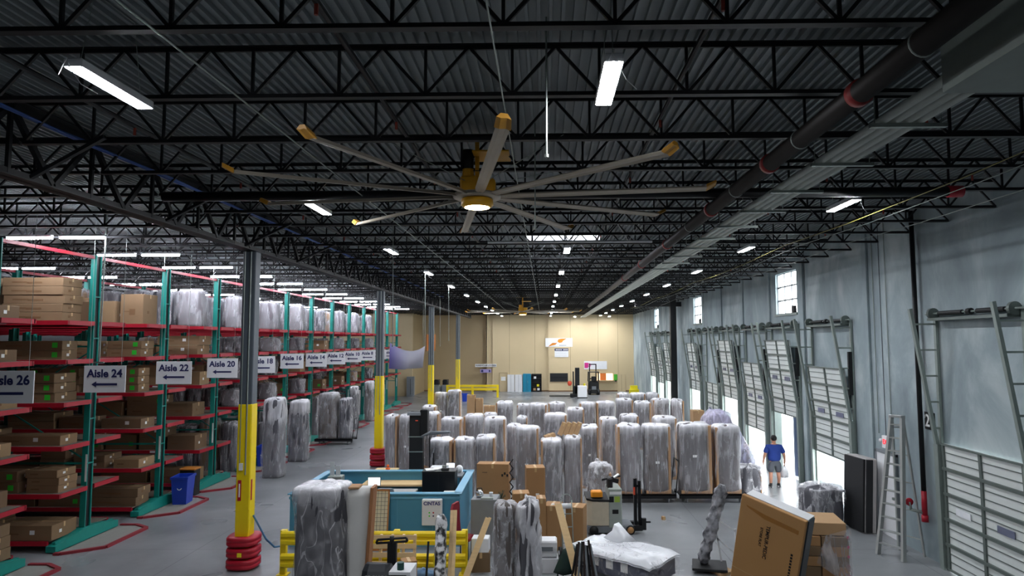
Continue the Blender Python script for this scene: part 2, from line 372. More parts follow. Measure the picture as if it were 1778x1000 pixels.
for i, y in enumerate(YS):
    if i == 0: continue
    lb = 'black open-web roof joist above the racking, %s row from the camera' % ORD[i]
    if j1 is None: j1 = tag(jl.build('roof_joist', m_joist, loc=(XG2+.02, y, ZB)), lb, 'joist', 'roof joists over the racking')
    else:
        c = j1.copy(); COL.objects.link(c); c.location = (XG2+.02, y, ZB); c['label'] = lb
    if i > 6:
        c = j1.copy(); COL.objects.link(c); c.location = (XG2-13.0, y, ZB); c['label'] = 'black open-web roof joist deep over the racks, %s row from the camera' % ORD[i]; c['group'] = 'roof joists deep over the racks'
# joist girders along y
def girder(X, label, y0=2.9, y1=63.5, zb=7.22):
    q = MB(); zt = 8.22
    q.box(X-.14, y0, zb, X+.14, y1, zb+.016); q.box(X-.02, y0, zb, X+.02, y1, zb+.12)
    q.box(X-.14, y0, zt-.016, X+.14, y1, zt); q.box(X-.02, y0, zt-.12, X+.02, y1, zt)
    y = y0
    while y < y1-.5:
        q.beam((X, y, zb+.05), (X, y+.8, zt-.05), .07, .07); q.beam((X, y+.8, zt-.05), (X, y+1.6, zb+.05), .07, .07)
        q.beam((X, y+.8, zb+.05), (X, y+.8, zt-.05), .05, .05); y += 1.6
    return tag(q.build('joist_girder', m_joist), label, 'girder')
girder(XG, 'long black truss girder carried by the yellow-footed columns')
girder(XG2, 'long black truss girder above the storage racks', zb=7.55)
# columns
COLY = [15.85, 28.5, 41.4, 54.2]
m_colg = mat('grey_column_paint', '#565e66', .5, .1)
def column(x, y, i, ztop=7.22, foot=1):
    names = ['nearest', 'second nearest', 'third nearest', 'farthest']
    t = thing('steel_column', 'square grey steel column painted yellow below, %s of the row' % names[i], 'column', (x, y, 0), 0, 'steel columns of the hall')
    MB().bev(-.15, -.15, 3.68, .15, .15, ztop-.005, .02).build('column_shaft', m_colg, t)
    q = MB(); q.bev(-.16, -.16, 0, .16, .16, 3.69, .02)
    for z in (1.3, 2.5): q.box(-.163, -.163, z, .163, .163, z+.012)
    q.build('yellow_casing', m_yel, t)
    q = MB(); q.cyl((.06, -.185, 2.1), (.06, -.185, 7.2), .016, n=8); q.cyl((-.08, -.18, 2.3), (-.08, -.18, 7.2), .011, n=6)
    q.build('conduit', m_galv, t)
    if foot:
        for k in range(3):
            q = MB(); n = 28
            z = .03+k*.25
            prof = [(.2, z+.02), (.315, z), (.345, z+.035), (.345, z+.085), (.325, z+.1), (.345, z+.12), (.345, z+.17), (.315, z+.21), (.2, z+.2)]
            def rr(a): c, s = abs(math.cos(a)), abs(math.sin(a)); return 1.0/((c**3+s**3)**(1/3.0))
            rings = [[(r*rr(2*math.pi*j/n)*math.cos(2*math.pi*j/n), r*rr(2*math.pi*j/n)*math.sin(2*math.pi*j/n), zz) for j in range(n)] for r, zz in prof]
            q.loft(rings).build('bumper_ring', m_red, t, True)
    return t
for i, y in enumerate(COLY):
    c = column(XG, y, i, foot=1 if i < 2 else 0)
    if i == 0:
        MB().box(-.08, -.205, 2.2, .0, -.165, 2.36).build('outlet_box', m_white, c)
        q = MB(); q.box(-.11, -.168, 1.52, -.03, -.162, 1.98); s = q.build('warning_label', m_red, c)
        MB().box(-.085, -.172, 1.6, -.055, -.169, 1.9).build('arrow_mark', m_paper, s)
        MB().box(.161, -.1, 1.52, .168, -.04, 1.98).build('warning_label', m_red, c)
        MB().box(.1, -.36, .33, -.0, -.348, .42).build('yellow_sticker', m_lime, c)
# distant black pilaster column at the right wall
q = thing('black_column', 'black steel column standing by the right wall beyond the dock doors', 'column', (8.35, 44.5, 0))
MB().bev(-.19, -.19, 0, .19, .19, 8.2, .01).build('column_shaft', m_black, q); MB().box(-.25, -.25, 0, .25, .25, .04).build('base_plate', m_black, q)
q2 = MB(); q2.cyl((-.2, -.25, .0), (-.2, -.25, 1.2), .06); q2.build('red_pipe_end', m_red, q)
# outside: yard, sky only; trailer seen through dock three
MB().box(XW+.22, -6, -1.25, 60, YF+20, -1.2).build('yard', mat('yard_concrete', '#b9bab8', .9))['kind'] = 'structure'
# ================================================================ LAMPS
m_lamp = mat('lamp_diffuser', '#f4f8ff', .5, emit=LAMP, n=0)
m_lhouse = mat('lamp_housing', '#d8dadc', .4)
def linear_lamp(label, loc, rz=0, group=None, L=1.12, Wd=.17):
    t = thing('ceiling_light', label, 'light', loc, rz, group)
    MB().bev(-Wd/2, -L/2, -.03, Wd/2, L/2, .05, .012).build('housing', m_lhouse, t)
    MB().box(-Wd/2+.012, -L/2+.02, -.035, Wd/2-.012, L/2-.02, -.001).build('diffuser', m_lamp, t)
    q = MB(); q.tube([(0, -L/2+.1, .04), (0, -L/2+.25, .775), (0, L/2-.25, .775), (0, L/2-.1, .04)], .004, 4); q.build('hanger_wire', m_galv, t)
    return t
LG = 'linear high-bay lights of the main hall'
base = None
def lamp(x, y, z, label, rz=0, group=LG):
    global base
    if base is None: base = linear_lamp(label, (x, y, z), rz, group); return base
    return dup(base, (x, y, z), rz, label, group)
rowname = {0: 'left row over the columns side', 1: 'middle row', 2: 'right row near the dock wall'}
for r, X in enumerate((-4.15, .62, 5.45)):
    for k in range(11):
        y = 6.35+6.0*k
        if r == 1 and k == 1: continue
        if r == 2 and k == 0: continue
        q = lamp(X, y, 7.56, 'lit linear ceiling light, %s from the camera in the %s' % (ORD[k], rowname[r]))
        if r == 0 and k == 0:
            w = MB(); w.tube([(-.02, -.6, .03), (.02, -.62, -.06), (.1, -.58, -.2), (.2, -.5, -.26)], .004, 5); w.tube([(-.02, -.6, .03), (-.06, -.6, -.05), (-.09, -.6, -.12)], .004, 5); w.build('loose_wire', m_white, q)
# racking lights, running across
strip = None
for a in range(12):
    y = 16.35+3.4*a
    for b, X in enumerate((-11.25, -12.55, -17.4, -18.7, -23.6, -24.9)):
        if y > 61 or X < -.83*y: continue
        lb = 'lit strip light above the %s rack aisle, %s from the main hall' % (ORD[a], ORD[b])
        if strip is None:
            strip = thing('strip_light', lb, 'light', (X, y, 7.68), math.pi/2, 'strip lights over the rack aisles')
            MB().bev(-.06, -.56, 0, .06, .56, .05, .01).build('housing', m_lhouse, strip); MB().bev(-.055, -.55, -.05, .055, .55, -.001, .02).build('diffuser', mat('strip_diffuser', '#eef2ff', .5, emit=48, n=0), strip)
            q = MB(); q.tube([(0, -.45, .04), (0, -.3, .655), (0, .3, .655), (0, .45, .04)], .004, 4); q.build('hanger_wire', m_galv, strip)
        else: dup(strip, (X, y, 7.68), math.pi/2, lb)
# extra washers in front of far wall (real lamps near it)
for k, (x, y) in enumerate(((6.4, 67.3), (3.0, 67.3))):
    lamp(x, y, 7.5, ('bright light close to the beige end wall, right-hand one', 'light close to the beige end wall, left of the brightest one')[k])
# ================================================================ HVLS FANS
m_blade = mat('fan_blade', '#a89f90', .45, .3, n=.05)
m_tip = mat('fan_tip', '#c08a2c', .5)
m_fany = mat('fan_yellow', '#e0a416', .45)
def fan(loc, label, first=None):
    t = thing('ceiling_fan', label, 'fan', loc, 0, 'large ceiling fans')
    for k in range(10):
        a = R(-80+36*k)
        q = MB(); q.M = Matrix.Rotation(a, 4, 'Z')
        prof = lambda x, c, th: [(x, -c*.5, .0), (x, -c*.2, th), (x, c*.25, th*.8), (x, c*.5, -.03), (x, c*.2, -.012), (x, -c*.2, -.015)]
        q.loft([prof(.33, .1, .02), prof(.6, .15, .03), prof(3.42, .15, .03)])
        b = q.build('blade', m_blade, t)
        q = MB(); q.M = Matrix.Rotation(a, 4, 'Z'); q.loft([prof(3.42, .18, .05), [(x+.0, y*1.05, z+.07) for x, y, z in prof(3.56, .15, .04)]]); q.build('blade_tip', m_tip, b)
    q = MB(); q.lathe([(.05, .03), (.36, .03), (.38, .0), (.36, -.03), (.18, -.035)], n=28); q.build('hub_ring', m_blade, t, True)
    q = MB(); q.lathe([(.20, -.03), (.24, -.05), (.25, -.14), (.21, -.17)], n=24); h = q.build('light_housing', m_fany, t, True)
    q = MB(); q.lathe([(.19, -.165), (.19, -.178), (.02, -.19)], n=20); q.build('lamp_lens', mat('warm_lamp_lens', '#ffe9b8', .5, emit=9, n=0), h)
    q = MB(); q.bev(-.25, -.14, .04, .02, .14, .3, .03); q.cyl((-.14, 0, .28), (-.14, 0, .42), .09); q.bev(.04, -.13, .04, .28, .13, .26, .03); q.build('gearbox', m_fany, t)
    MB().cyl((-.14, 0, .42), (-.14, 0, .72), .085).build('motor', m_dark, t, True)
    q = MB(); q.beam((.0, 0, .1), (0, 0, .9), .06, .06); q.box(-.4, -.04, .86, .4, .04, .92)
    q.box(-.05, -.3, .62, .5, .3, .64)
    q.build('mast', m_fany, t)
    q = MB()
    for sx, sy in ((1, 1), (-1, 1), (1, -1), (-1, -1)): q.cyl((0, 0, .15), (sx*1.3, sy*1.0, .65), .006, n=5)
    q.build('guy_wires', m_galv, t)
    return t
fan((-1.02, 10.3, 7.31), 'large ten-blade ceiling fan with yellow hub and lit lamp, nearest')
fan((-1.3, 41, 6.85), 'large yellow-hubbed ceiling fan far down the hall near the end wall')
# ================================================================ PIPES, CONDUIT
m_pipe = mat('brown_black_pipe', '#2e2926', .5, .2, ns=3)
q = MB(); X = 3.02; q.cyl((X, 2.9, 7.45), (X, 46, 7.45), .11, n=18); o = tag(q.build('sprinkler_main', m_pipe, smooth=True), 'thick dark sprinkler main pipe running the length of the hall', 'pipe')
for y in (6.4, 9.0, 12.2, 16.6, 21, 25.5): MB().cyl((X, y-.05, 7.45), (X, y+.05, 7.45), .128, n=18).build('coupling', mat('red_coupling', '#8a2422', .5), o, True)
for y in (5.3, 7.9, 10.6, 14): MB().cyl((X, y-.006, 7.45), (X, y+.006, 7.45), .119, n=18).build('hanger_ring', m_galv, o, True)
q = MB(); q.cyl((-6.6, 11.6, 7.62), (6.9, 11.6, 7.62), .085, n=14); o = tag(q.build('cross_pipe', m_black, smooth=True), 'black cross pipe with red end cap running under the joists beyond the fan', 'pipe')
MB().cyl((6.9, 11.6, 7.62), (7.15, 11.6, 7.62), .10, n=14).build('end_cap', m_red, o, True)
m_cond = mat('grey_conduit', '#e6eae2', .45, 0, n=.08)
for k in range(4):
    q = MB(); x = 3.6+k*.13; q.cyl((x, 5.9, 7.42), (x, 67, 7.42), .046, n=12)
    tag(q.build('conduit', m_cond, smooth=True), ['leftmost of the four big grey conduits', 'second from left of the four big grey conduits', 'third from left of the four big grey conduits', 'rightmost of the four big grey conduits'][k]+' running under the roof', 'conduit', 'four parallel conduits')
for k in range(10):
    y = 7.1+1.6*k; q = MB(); q.box(3.45, y-.03, 7.33, 4.25, y+.03, 7.37); q.cyl((3.5, y, 7.35), (3.5, y, 7.72), .006, n=5); q.cyl((4.2, y, 7.35), (4.2, y, 7.72), .006, n=5)
    tag(q.build('conduit_hanger', m_galv), 'strut hanger bar under the grey conduits, %s from the camera' % ORD[k], 'hanger', 'strut hangers')
t = thing('junction_box', 'large grey steel pull box where the conduits end, top right corner', 'box', (3.98, 5.35, 7.24))
MB().bev(-.5, -.55, 0, .75, .5, .46, .01).build('box_body', mat('pull_box_paint', '#7b837d', .5), t)
q = MB()
for k in range(2): q.cyl((-.1+.3*k, -.55, .22), (-.1+.3*k, -2.2, .22), .085, n=14)
q.build('upper_conduit', m_cond, t, True)
# thin lines along the hall
for k, (x, z, r, m, lb) in enumerate(((-3.12, 7.6, .009, m_galv, 'thin bright conduit running under the joists left of the fan'), (-.42, 7.62, .008, m_galv, 'thin conduit running under the joists above the fan'),
        (-5.3, 7.9, .03, m_black, 'black sprinkler branch pipe near the column line'), (-1.9, 7.95, .03, m_black, 'black sprinkler branch pipe left of the fan mast'), (1.5, 7.95, .03, m_black, 'black sprinkler branch pipe right of the fan mast'),
        (4.9, 7.95, .03, m_black, 'black sprinkler branch pipe right of the conduits'), (7.4, 7.95, .03, m_black, 'black sprinkler branch pipe next to the dock wall'))):
    q = MB(); q.cyl((x, 3.4, z), (x, 68.5, z), r, n=8); o = tag(q.build('ceiling_pipe', m), lb, 'pipe')
    if r == .03:
        for y in (5.5, 8.6, 11.7, 14.8, 17.9, 21, 24, 27): MB().cyl((x, y, z-.12), (x, y, z), .018, n=6).build('sprinkler_head', mat('brass_red', '#a04030', .5), o)
for k, (x0, x1, m, lb) in enumerate(((5.9, 6.3, mat('yellow_cable', '#8f8740', .5), 'thin yellow cable slanting under the joists at upper right'), (6.3, 6.6, m_galv, 'thin grey cable slanting under the joists at upper right'), (7.3, 7.6, m_galv, 'grey cable hanging close to the dock wall under the roof'))):
    q = MB(); pts = [(x0+(x1-x0)*t/12, 6+44*t/12, 7.45-.1*math.sin(t*2.1)**2) for t in range(13)]; q.tube(pts, .007, 6); tag(q.build('hanging_cable', m), lb, 'cable')
q = MB()
for k in range(4): q.tube([(XG+.2+.02*k, 3+t*2.2, 8.02-.05*math.sin(t*1.7+k)**2) for t in range(20)], .013, 6)
tag(q.build('data_cable_bundle', mat('blue_cable', '#1f4f9a', .5)), 'blue data cable bundle lying along the truss girder', 'cable')
for k in range(5):
    y = 5.5+3.2*k; q = MB(); q.beam((XG+.16, y, 7.26), (XG+1.3, y-.3, ZB), .05, .05); tag(q.build('knee_brace', m_joist), 'black slanted brace from the truss girder up to the joists, %s from the camera' % ORD[k], 'brace', 'knee braces')
# skylight truss painted white
t = thing('skylight_beam', 'white painted light beam hung below the roof skylight', 'beam', (.66, 17.3, 7.62))
q = MB(); q.cyl((-2.1, 0, 0), (2.1, 0, 0), .03, n=8); q.build('beam_tube', m_white, t)
q = MB()
for x in (-1.4, 0, 1.5):
    for s in (-.35, .35): q.beam((x, 0, 0), (x+s, 0, .58), .02, .02)
q.build('web', m_white, t)
# hanging cable drops
def drop(px, pt, pb, Y, label, r=.011, m=None):
    a = PY(px, pt, Y); b = PY(px, pb, Y); q = MB(); zt = 8.3
    zt = 8.33; q.cyl((a.x, Y, zt), (b.x, Y, b.z), r, n=6); q.cyl((b.x, Y, b.z-.03), (b.x, Y, b.z), r*2.2, n=6)
    return tag(q.build('pendant_rod', m or m_galv), label, 'rod', 'hanging rods')
for k, (px, pt, pb, Y) in enumerate(((949, 180, 268, 6.6), (929, 262, 395, 9.9), (682, 430, 600, 17.7), (738, 474, 600, 24.2), (779, 498, 590, 30), (537, 462, 615, 36), (764, 520, 600, 40), (735, 520, 604, 44))):
    drop(px, pt, pb, Y, 'thin white rod hanging from the roof, %s from the left' % ORD[[4, 5, 1, 4, 6, 0, 7, 3][k]] if k > 1 else ('white cable drop hanging above the fan at the top centre', 'white rod hanging just right of the fan hub')[k])
# ================================================================ DOCK DOORS on the right wall
m_leaf = mat('dock_door_leaf', '#dde2df', .5, .05, n=.06, ns=3)
m_strut = mat('dock_door_strut', '#66706b', .5, .3, n=.1)
ZS = 5.68                       # spring shaft height
LEAN = .62                      # how far the tracks stand off at the top
DN = ['nearest', 'second', 'third', 'fourth', 'fifth', 'sixth', 'seventh', 'eighth', 'ninth', 'tenth']
def offx(z):                    # how far the leaf stands off the wall at height z (tracks lean away above the opening)
    return .08 if z < 2.6 else .08+(z-2.6)*LEAN/3.1*.55
for di, (y0, y1, h, zb) in enumerate(DOORS):
    near = di < 7
    t = thing('dock_door', 'sectional dock door with leaning ladder tracks, %s from the camera%s' % (DN[di], ', shut' if zb < .2 else ', raised'), 'door', (XW, (y0+y1)/2, 0), 0, 'dock doors along the right wall')
    hw = (y1-y0)/2
    # jamb lining
    q = MB()
    for s in (-1, 1): q.box(-.07, min(s*(hw-.045), s*(hw+.06)), 0, .2, max(s*(hw-.045), s*(hw+.06)), h-.02)
    q.build('door_jamb', m_galv, t)
    # leaf: five sections following the track
    ns = 5; sh = 2.75/ns; nr = 4
    for k in range(ns):
        za = zb+k*sh; zc = za+sh; xa, xc = -offx(za), -offx(zc)
        q = MB()
        q.extr([(xa, -hw+.02, za), (xa, hw-.02, za), (xc, hw-.02, zc), (xc, -hw+.02, zc)], (.045, 0, 0), 0)
        win = (k == 2)
        def at(f): return xa+(xc-xa)*f, za+(zc-za)*f
        for f in (0.03, .97):
            x, z = at(f); q.box(x-.05, -hw, z-.018, x, hw, z+.018, 1)
        for f in (.34, .66):
            x, z = at(f); q.box(x-.016, -hw+.02, z-.008, x, hw-.02, z+.008, 1)
        for yy in (-hw+.02, -.04, hw-.1):
            q.extr([(xa-.035, yy, za), (xa-.035, yy+.08, za), (xc-.035, yy+.08, zc), (xc-.035, yy, zc)], (.035, 0, 0), 1)
        s = q.build('door_section', [m_leaf, m_strut], t)
        if win:
            for yy in (-hw*.5, hw*.5):
                x, z = at(.45); MB().box(x-.03, yy-.25, z-.07, x-.012, yy+.25, z+.07).build('vision_pane', mat('bright_pane' if (di == 0 and yy > 0) else 'dim_pane', '#f2f6ff' if (di == 0 and yy > 0) else '#6a6f86', .2), s)
    # tracks: wall-side upright and leaning outer rail joined by rungs; lower solid track
    for s in (-1, 1):
        y = s*(hw+.1); q = MB()
        q.beam((-.05, y, 0), (-.05, y, ZS), .06, .09)
        zl = 2.75
        q.beam((-.12, y, 0), (-.14, y, zl), .1, .16)
        q.beam((-.14, y, zl-.1), (-LEAN, y, ZS+.12), .07, .09)
        for k in range(5):
            z = zl+.35+k*(ZS-zl-.35)/4.4; xo = -.14-(LEAN-.14)*(z-zl)/(ZS+.12-zl); q.beam((xo, y, z), (-.05, y, z), .04, .05, up=(0, 1, 0))
        q.build('track_ladder', m_track, t)
        if near and s == -1 and di > 0:
            MB().box(-.17, y-.05, 2.9+zb*.4, -.06, y+.03, 4.6+zb*.1).build('pull_chain_guard', m_dark, t)
    q = MB(); q.cyl((-.16, -hw-.3, ZS), (-.16, hw+.3, ZS), .022, n=8)
    q.build('spring_shaft', m_track, t)
    q = MB(); q.cyl((-.16, -hw+.25, ZS), (-.16, -.25, ZS), .05, n=10); q.cyl((-.16, .25, ZS), (-.16, hw-.25, ZS), .05, n=10); q.cyl((-.16, -.06, ZS), (-.16, .06, ZS), .07, n=8); q.build('torsion_spring', m_dark, t)
    for s in (-1, 1): MB().cyl((-.16, s*hw-.04, ZS), (-.16, s*hw+.04, ZS), .13, n=18).build('cable_drum', m_strut, t)
    MB().box(-.3, -hw, ZS-.16, -.03, hw, ZS-.1).build('cross_rail', m_strut, t)
    # dock pit plate outside so one sees bright ground
# things outside the open docks
t = thing('trailer', 'grey trailer wall with red tape marks seen through the third open dock', 'trailer', (XW+.5, 25.2, 0))
m_tr = mat('trailer_panel', '#b6c4c8', .5)
q = MB(); q.box(0, -1.25, -.1, 7, -1.2, 2.75); q.box(0, 1.2, -.1, 7, 1.25, 2.75); q.box(0, -1.25, -.12, 7, 1.25, -.02); q.box(6.95, -1.25, 0, 7, 1.25, 2.75); q.box(0, -1.25, 2.7, 7, 1.25, 2.8); q.build('side_panel', m_tr, t)
MB().box(0, 1.17, 0, 7, 1.2, .3).build('kick_plate', m_dark, t)
q = MB()
for z in (1.62, 1.35): q.box(.12, 1.185, z, .5, 1.2, z+.035); q.box(.12, 1.185, z-.16, .16, 1.2, z)
q.build('red_marks', m_red, t)
MB().box(-.04, 1.14, -.02, .05, 1.26, 2.75).build('edge_post', mat('dark_blue_grey', '#4c5670', .6), t)
t = thing('dock_leveller_bumper', 'small dark bumper block at the second dock opening', 'bumper', (XW-.05, 23.2, 0)); MB().bev(-.1, -.05, 0, .02, .1, .3).build('block', m_dark, t)
t = thing('purple_curtain', 'purple strip hanging in the fourth dock opening', 'curtain', (XW+.3, 28.7, 0)); MB().box(0, 0, .7, .04, .35, 2.7).build('strip', mat('purple_vinyl', '#6a5aa0', .5), t); MB().box(0, 0, 0, .05, .33, .7).build('wood_board', m_wood, t)
# dock number plate 2_, exit sign, personnel door, standpipe
t = thing('dock_number_sign', 'black plate with white dock number beside the nearest dock door', 'sign', (XW-.012, 16.25, 3.2))
MB().box(-.01, -.2, -.2, .01, .2, .2).build('plate', mat('sign_black', '#0c0d0f', .5), t)
text('21', .4, m_paper, 'number', t, (-.014, -.02, -.01), (R(90), 0, R(-90)), .02)
t = thing('exit_sign', 'small lit EXIT sign with red letters above the personnel door', 'sign', (XW-.05, 18.2, 2.42))
MB().bev(-.04, -.24, -.16, .05, .24, .16).build('sign_body', m_white, t)
text('EXIT', .17, mat('exit_red', '#ff2030', .5, emit=.5, n=0), 'lettering', t, (-.045, 0, 0), (R(90), 0, R(-90)), .02)
MB().cyl((-.02, .24, .02), (-.06, .3, .02), .05).build('emergency_lamp', m_white, t)
t = thing('personnel_door', 'white personnel door behind the stepladder', 'door', (XW, 18.35, 0))
MB().box(-.05, -.48, 0, -.005, .48, 2.1).build('door_leaf', m_white, t)
q = MB(); q.box(-.07, -.55, 0, -.0, -.48, 2.16); q.box(-.07, .48, 0, -.0, .55, 2.16); q.box(-.07, -.55, 2.1, -.0, .55, 2.17); q.build('door_frame', m_grey, t)
MB().box(-.1, -.42, 1.0, -.05, -.34, 1.06).build('door_handle', m_galv, t)
t = thing('standpipe', 'black standpipe on the wall with red valve at its foot', 'pipe', (XW-.12, 16.45, 0))
MB().cyl((0, 0, 1.55), (0, 0, 8.2), .055, n=12).build('riser', m_black, t, True)
MB().cyl((0, 0, 1.0), (0, 0, 1.56), .06, n=12).build('red_riser_end', m_red, t, True)
q = MB(); q.cyl((0, 0, 1.05), (-.25, .12, 1.1), .035); q.cyl((-.25, .12, 1.1), (-.29, .12, 1.28), .03); q.build('valve_body', m_galv, t, True)
q = MB(); q.cyl((-.29, .14, 1.28), (-.29, .1, 1.28), .09, n=14); q.build('valve_wheel', m_red, t, True)
q = MB(); q.cyl((0, 0, .85), (0, 0, 1.0), .075); q.build('drain_cap', m_red, t, True)
for k, (y, z) in enumerate(((18.7, 2.6), (18.0, 2.6))):
    q = MB(); q.cyl((XW-.03, y, z), (XW-.03, y, 8.2), .012, n=6); tag(q.build('wall_conduit', m_track), ('thin conduit up the wall left of the EXIT sign', 'thin conduit up the wall above the EXIT sign')[k], 'conduit')
for k, y in enumerate((19.2, 23.9, 27.45, 31.1, 34.85)):
    tag(MB().bev(-.05+XW-.02, y-.22, 0, XW-.001, y+.05, 8.2, .01).build('wall_pilaster', M_CONC), 'shallow concrete rib on the dock wall, %s from the camera' % ORD[k], 'pilaster', 'ribs between the dock doors')
t = thing('roof_beam', 'black beam crossing from the black column to the wall', 'beam', (8.4, 44.5, 7.3)); MB().box(-2.5, -.1, 0, .5, .1, .3).build('beam', m_black, t)
# ================================================================ CANTILEVER RACKS
RX = -12.0
RACKY = [14.65+3.4*k for k in range(13)]            # aisle 26 ... aisle 4
AISLE = [26-2*k for k in range(13)]
LEV = [.28, 1.4, 2.55, 3.62, 4.68, 5.66]
NB = [2, 2, 3, 3, 4, 4, 4, 4, 4, 4, 4, 4, 4]
m_deckb = mat('shelf_board', '#7c7468', .8, ns=3)
m_curb = mat('curb_concrete', '#8e8c86', .85)
rng = random.Random(5)
lev_open = {}
def rack(k):
    y = RACKY[k]; n = NB[k]; a = AISLE[k]
    t = thing('cantilever_rack', 'teal and red cantilever rack whose end upright stands behind the Aisle %d sign' % a if a > 2 else 'teal and red cantilever rack nearest the beige end wall', 'rack', (RX, y, 0), 0, 'cantilever racks')
    H = 7.42; L = n*4.8
    for j in range(n+1):
        x = -4.8*j
        q = MB(); q.box(x-.075, -.12, 0, x+.075, -.09, H); q.box(x-.075, .09, 0, x+.075, .12, H); q.box(x-.02, -.1, 0, x+.02, .1, H)
        for z in (1.95, 3.1, 4.15, 5.2, 6.3): q.box(x-.08, -.125, z, x+.08, .125, z+.03)
        u = q.build('upright', m_teal, t)
        if j == 0:
            MB().box(.02, -.09, 0, .04, .09, H).build('dark_channel', m_black, u)
            MB().box(.02, -.126, 1.5, .07, -.12, 2.2).build('bay_label', m_paper, u)
        q = MB()
        q.extr([(x-.12, -1.22, .03), (x-.12, 1.22, .03), (x-.12, 1.22, .2), (x-.12, .2, .34), (x-.12, -.2, .34), (x-.12, -1.22, .17)], (.24, 0, 0))
        q.build('base_foot', m_teal, t)
    for li, z in enumerate(LEV):
        if k >= 4 and li in (1,): continue
        if li == 0 and k >= 4: continue
        for s in (-1, 1):
            ya, yb = (s*.14, s*1.14); lo, hi = min(ya, yb), max(ya, yb)
            q = MB(); q.box(-L, lo, z-.03, -.13 if li == 0 else .1, hi, z)
            sh = q.build('shelf', m_deckb, t)
            q = MB(); x1 = .12 if li else -.13
            q.box(-L, s*1.14-.03, z-.11, x1, s*1.14+.03, z-.0)
            if li: q.box(x1-.05, lo, z-.11, x1, hi, z-.0)
            q.build('edge_beam', m_red, sh)
            for j in range(n+1):
                x = -4.8*j; q = MB()
                q.extr([(x-.04, s*.13, z-.13), (x-.04, s*1.12, z-.08), (x-.04, s*1.12, z-.03), (x-.04, s*.13, z-.03)], (.08, 0, 0))
                q.build('arm', m_red if li else m_teal, t)
            if s == -1 and 1 <= li <= 5 and k < 8: MB().box(-1.6, s*1.14-.034, z-.085, -1.42, s*1.14-.031, z-.02).build('shelf_tag', m_paper, sh)
    if k:
        for j in range(3): q = MB(); q.beam((-4.8*j, -.1, H-.05), (-4.8*j, -3.28, H-.05), .07, .08); q.build('top_tie', m_red, t)
    q = MB()
    for j in range(n):
        x = -4.8*j
        q.beam((x, .0, 2.0), (x-4.8, .0, 4.9), .03, .03); q.beam((x-4.8, 0, 2.0), (x, 0, 4.9), .03, .03); q.beam((x, 0, 5.0), (x-4.8, 0, 5.0), .05, .05); q.beam((x, 0, 1.95), (x-4.8, 0, 1.95), .05, .05)
    q.build('cross_brace', m_teal, t)
    # floor curb at the end
    c = thing('rack_end_curb', 'low grey floor plate with red rim at the foot of the rack end by Aisle %d' % a, 'floor guard', (RX, y, 0), 0, 'rack end floor guards')
    pts = [(.15, -1.3), (.3, -1.3), (1.05, -.75), (1.05, 1.0), (.6, 1.3), (.15, 1.3)]
    MB().prism(pts, 0, .025).build('plate', m_curb, c)
    q = MB()
    for (xa, ya_), (xb, yb_) in zip(pts, pts[1:]): q.beam((xa, ya_, .03), (xb, yb_, .03), .1, .06)
    q.build('red_rim', mat('red_rim', '#8e2430', .6), c)
for k in range(13): rack(k)
# ---------------------------------------------------------------- goods on the racks
BOXM = {}
def box_mesh(w, d, h, style, mm):
    key = (round(w, 2), round(d, 2), round(h, 2), style, mm.name)
    if key in BOXM: return BOXM[key]
    w, d, h = key[:3]
    q = MB(); q.bev(-w/2, -d/2, 0, w/2, d/2, h, .008, 0)
    q.box(-w/2+.01, -.03, h-.001, w/2-.01, .03, h+.002, 1)                      # tape along the top
    q.box(-w/2-.002, -.03, h-min(.12, h*.4), -w/2+.001, .03, h, 1); q.box(w/2-.001, -.03, h-min(.12, h*.4), w/2+.002, .03, h, 1)
    if style == 1: q.box(-w*.1, -d/2-.003, h*.3, w*.15, -d/2+.001, h*.5, 3); 
    if style == 2:
        q.box(w/2-.26, -d/2-.003, h*.25, w/2-.12, -d/2+.001, h*.25+min(.13, h*.6), 2)
    if style == 3: q.box(w*.1, -d/2-.003, h*.4, w*.1+.12, -d/2+.001, h*.4+min(.1, h*.4), 4)
    q.box(w/2-.002, -d*.2, h*.35, w/2+.003, -d*.2+.09, h*.35+min(.08, h*.3), 4 if style != 1 else 3)
    q.box(-w*.35, -d/2-.002, h*.4, -w*.1, -d/2+.001, h*.4+.03, 3)
    o = q.build('cardboard_box', [mm, m_tape, m_green, m_brown, m_paper]); me = o.data; bpy.data.objects.remove(o); BOXM[key] = me; return me
def put_box(x, y, z, w, d, h, style, mm, label, group='cardboard boxes on the racks', rz=0, ry=0, name='cardboard_box', rx=0):
    o = bpy.data.objects.new(name, box_mesh(w, d, h, style, mm)); COL.objects.link(o); o.location = (x, y, z); o.rotation_euler = (rx, ry, rz)
    return tag(o, label, 'box', group)
levn = ['floor', 'lowest', 'second', 'middle', 'fourth', 'top']
m_bundle = mat('wrapped_grey_fabric', '#6d6a70', .55, ns=4, n=.25, bump=.6)
MATS = [mat('shaded_rack_carton_a', '#8c7052', .85, ns=3), mat('shaded_rack_carton_b', '#7a6148', .85, ns=3), mat('shaded_rack_carton_c', '#9b7f5e', .85, ns=3), m_card3]  # shade between the shelves is put into these darker carton colours
BN = [0]
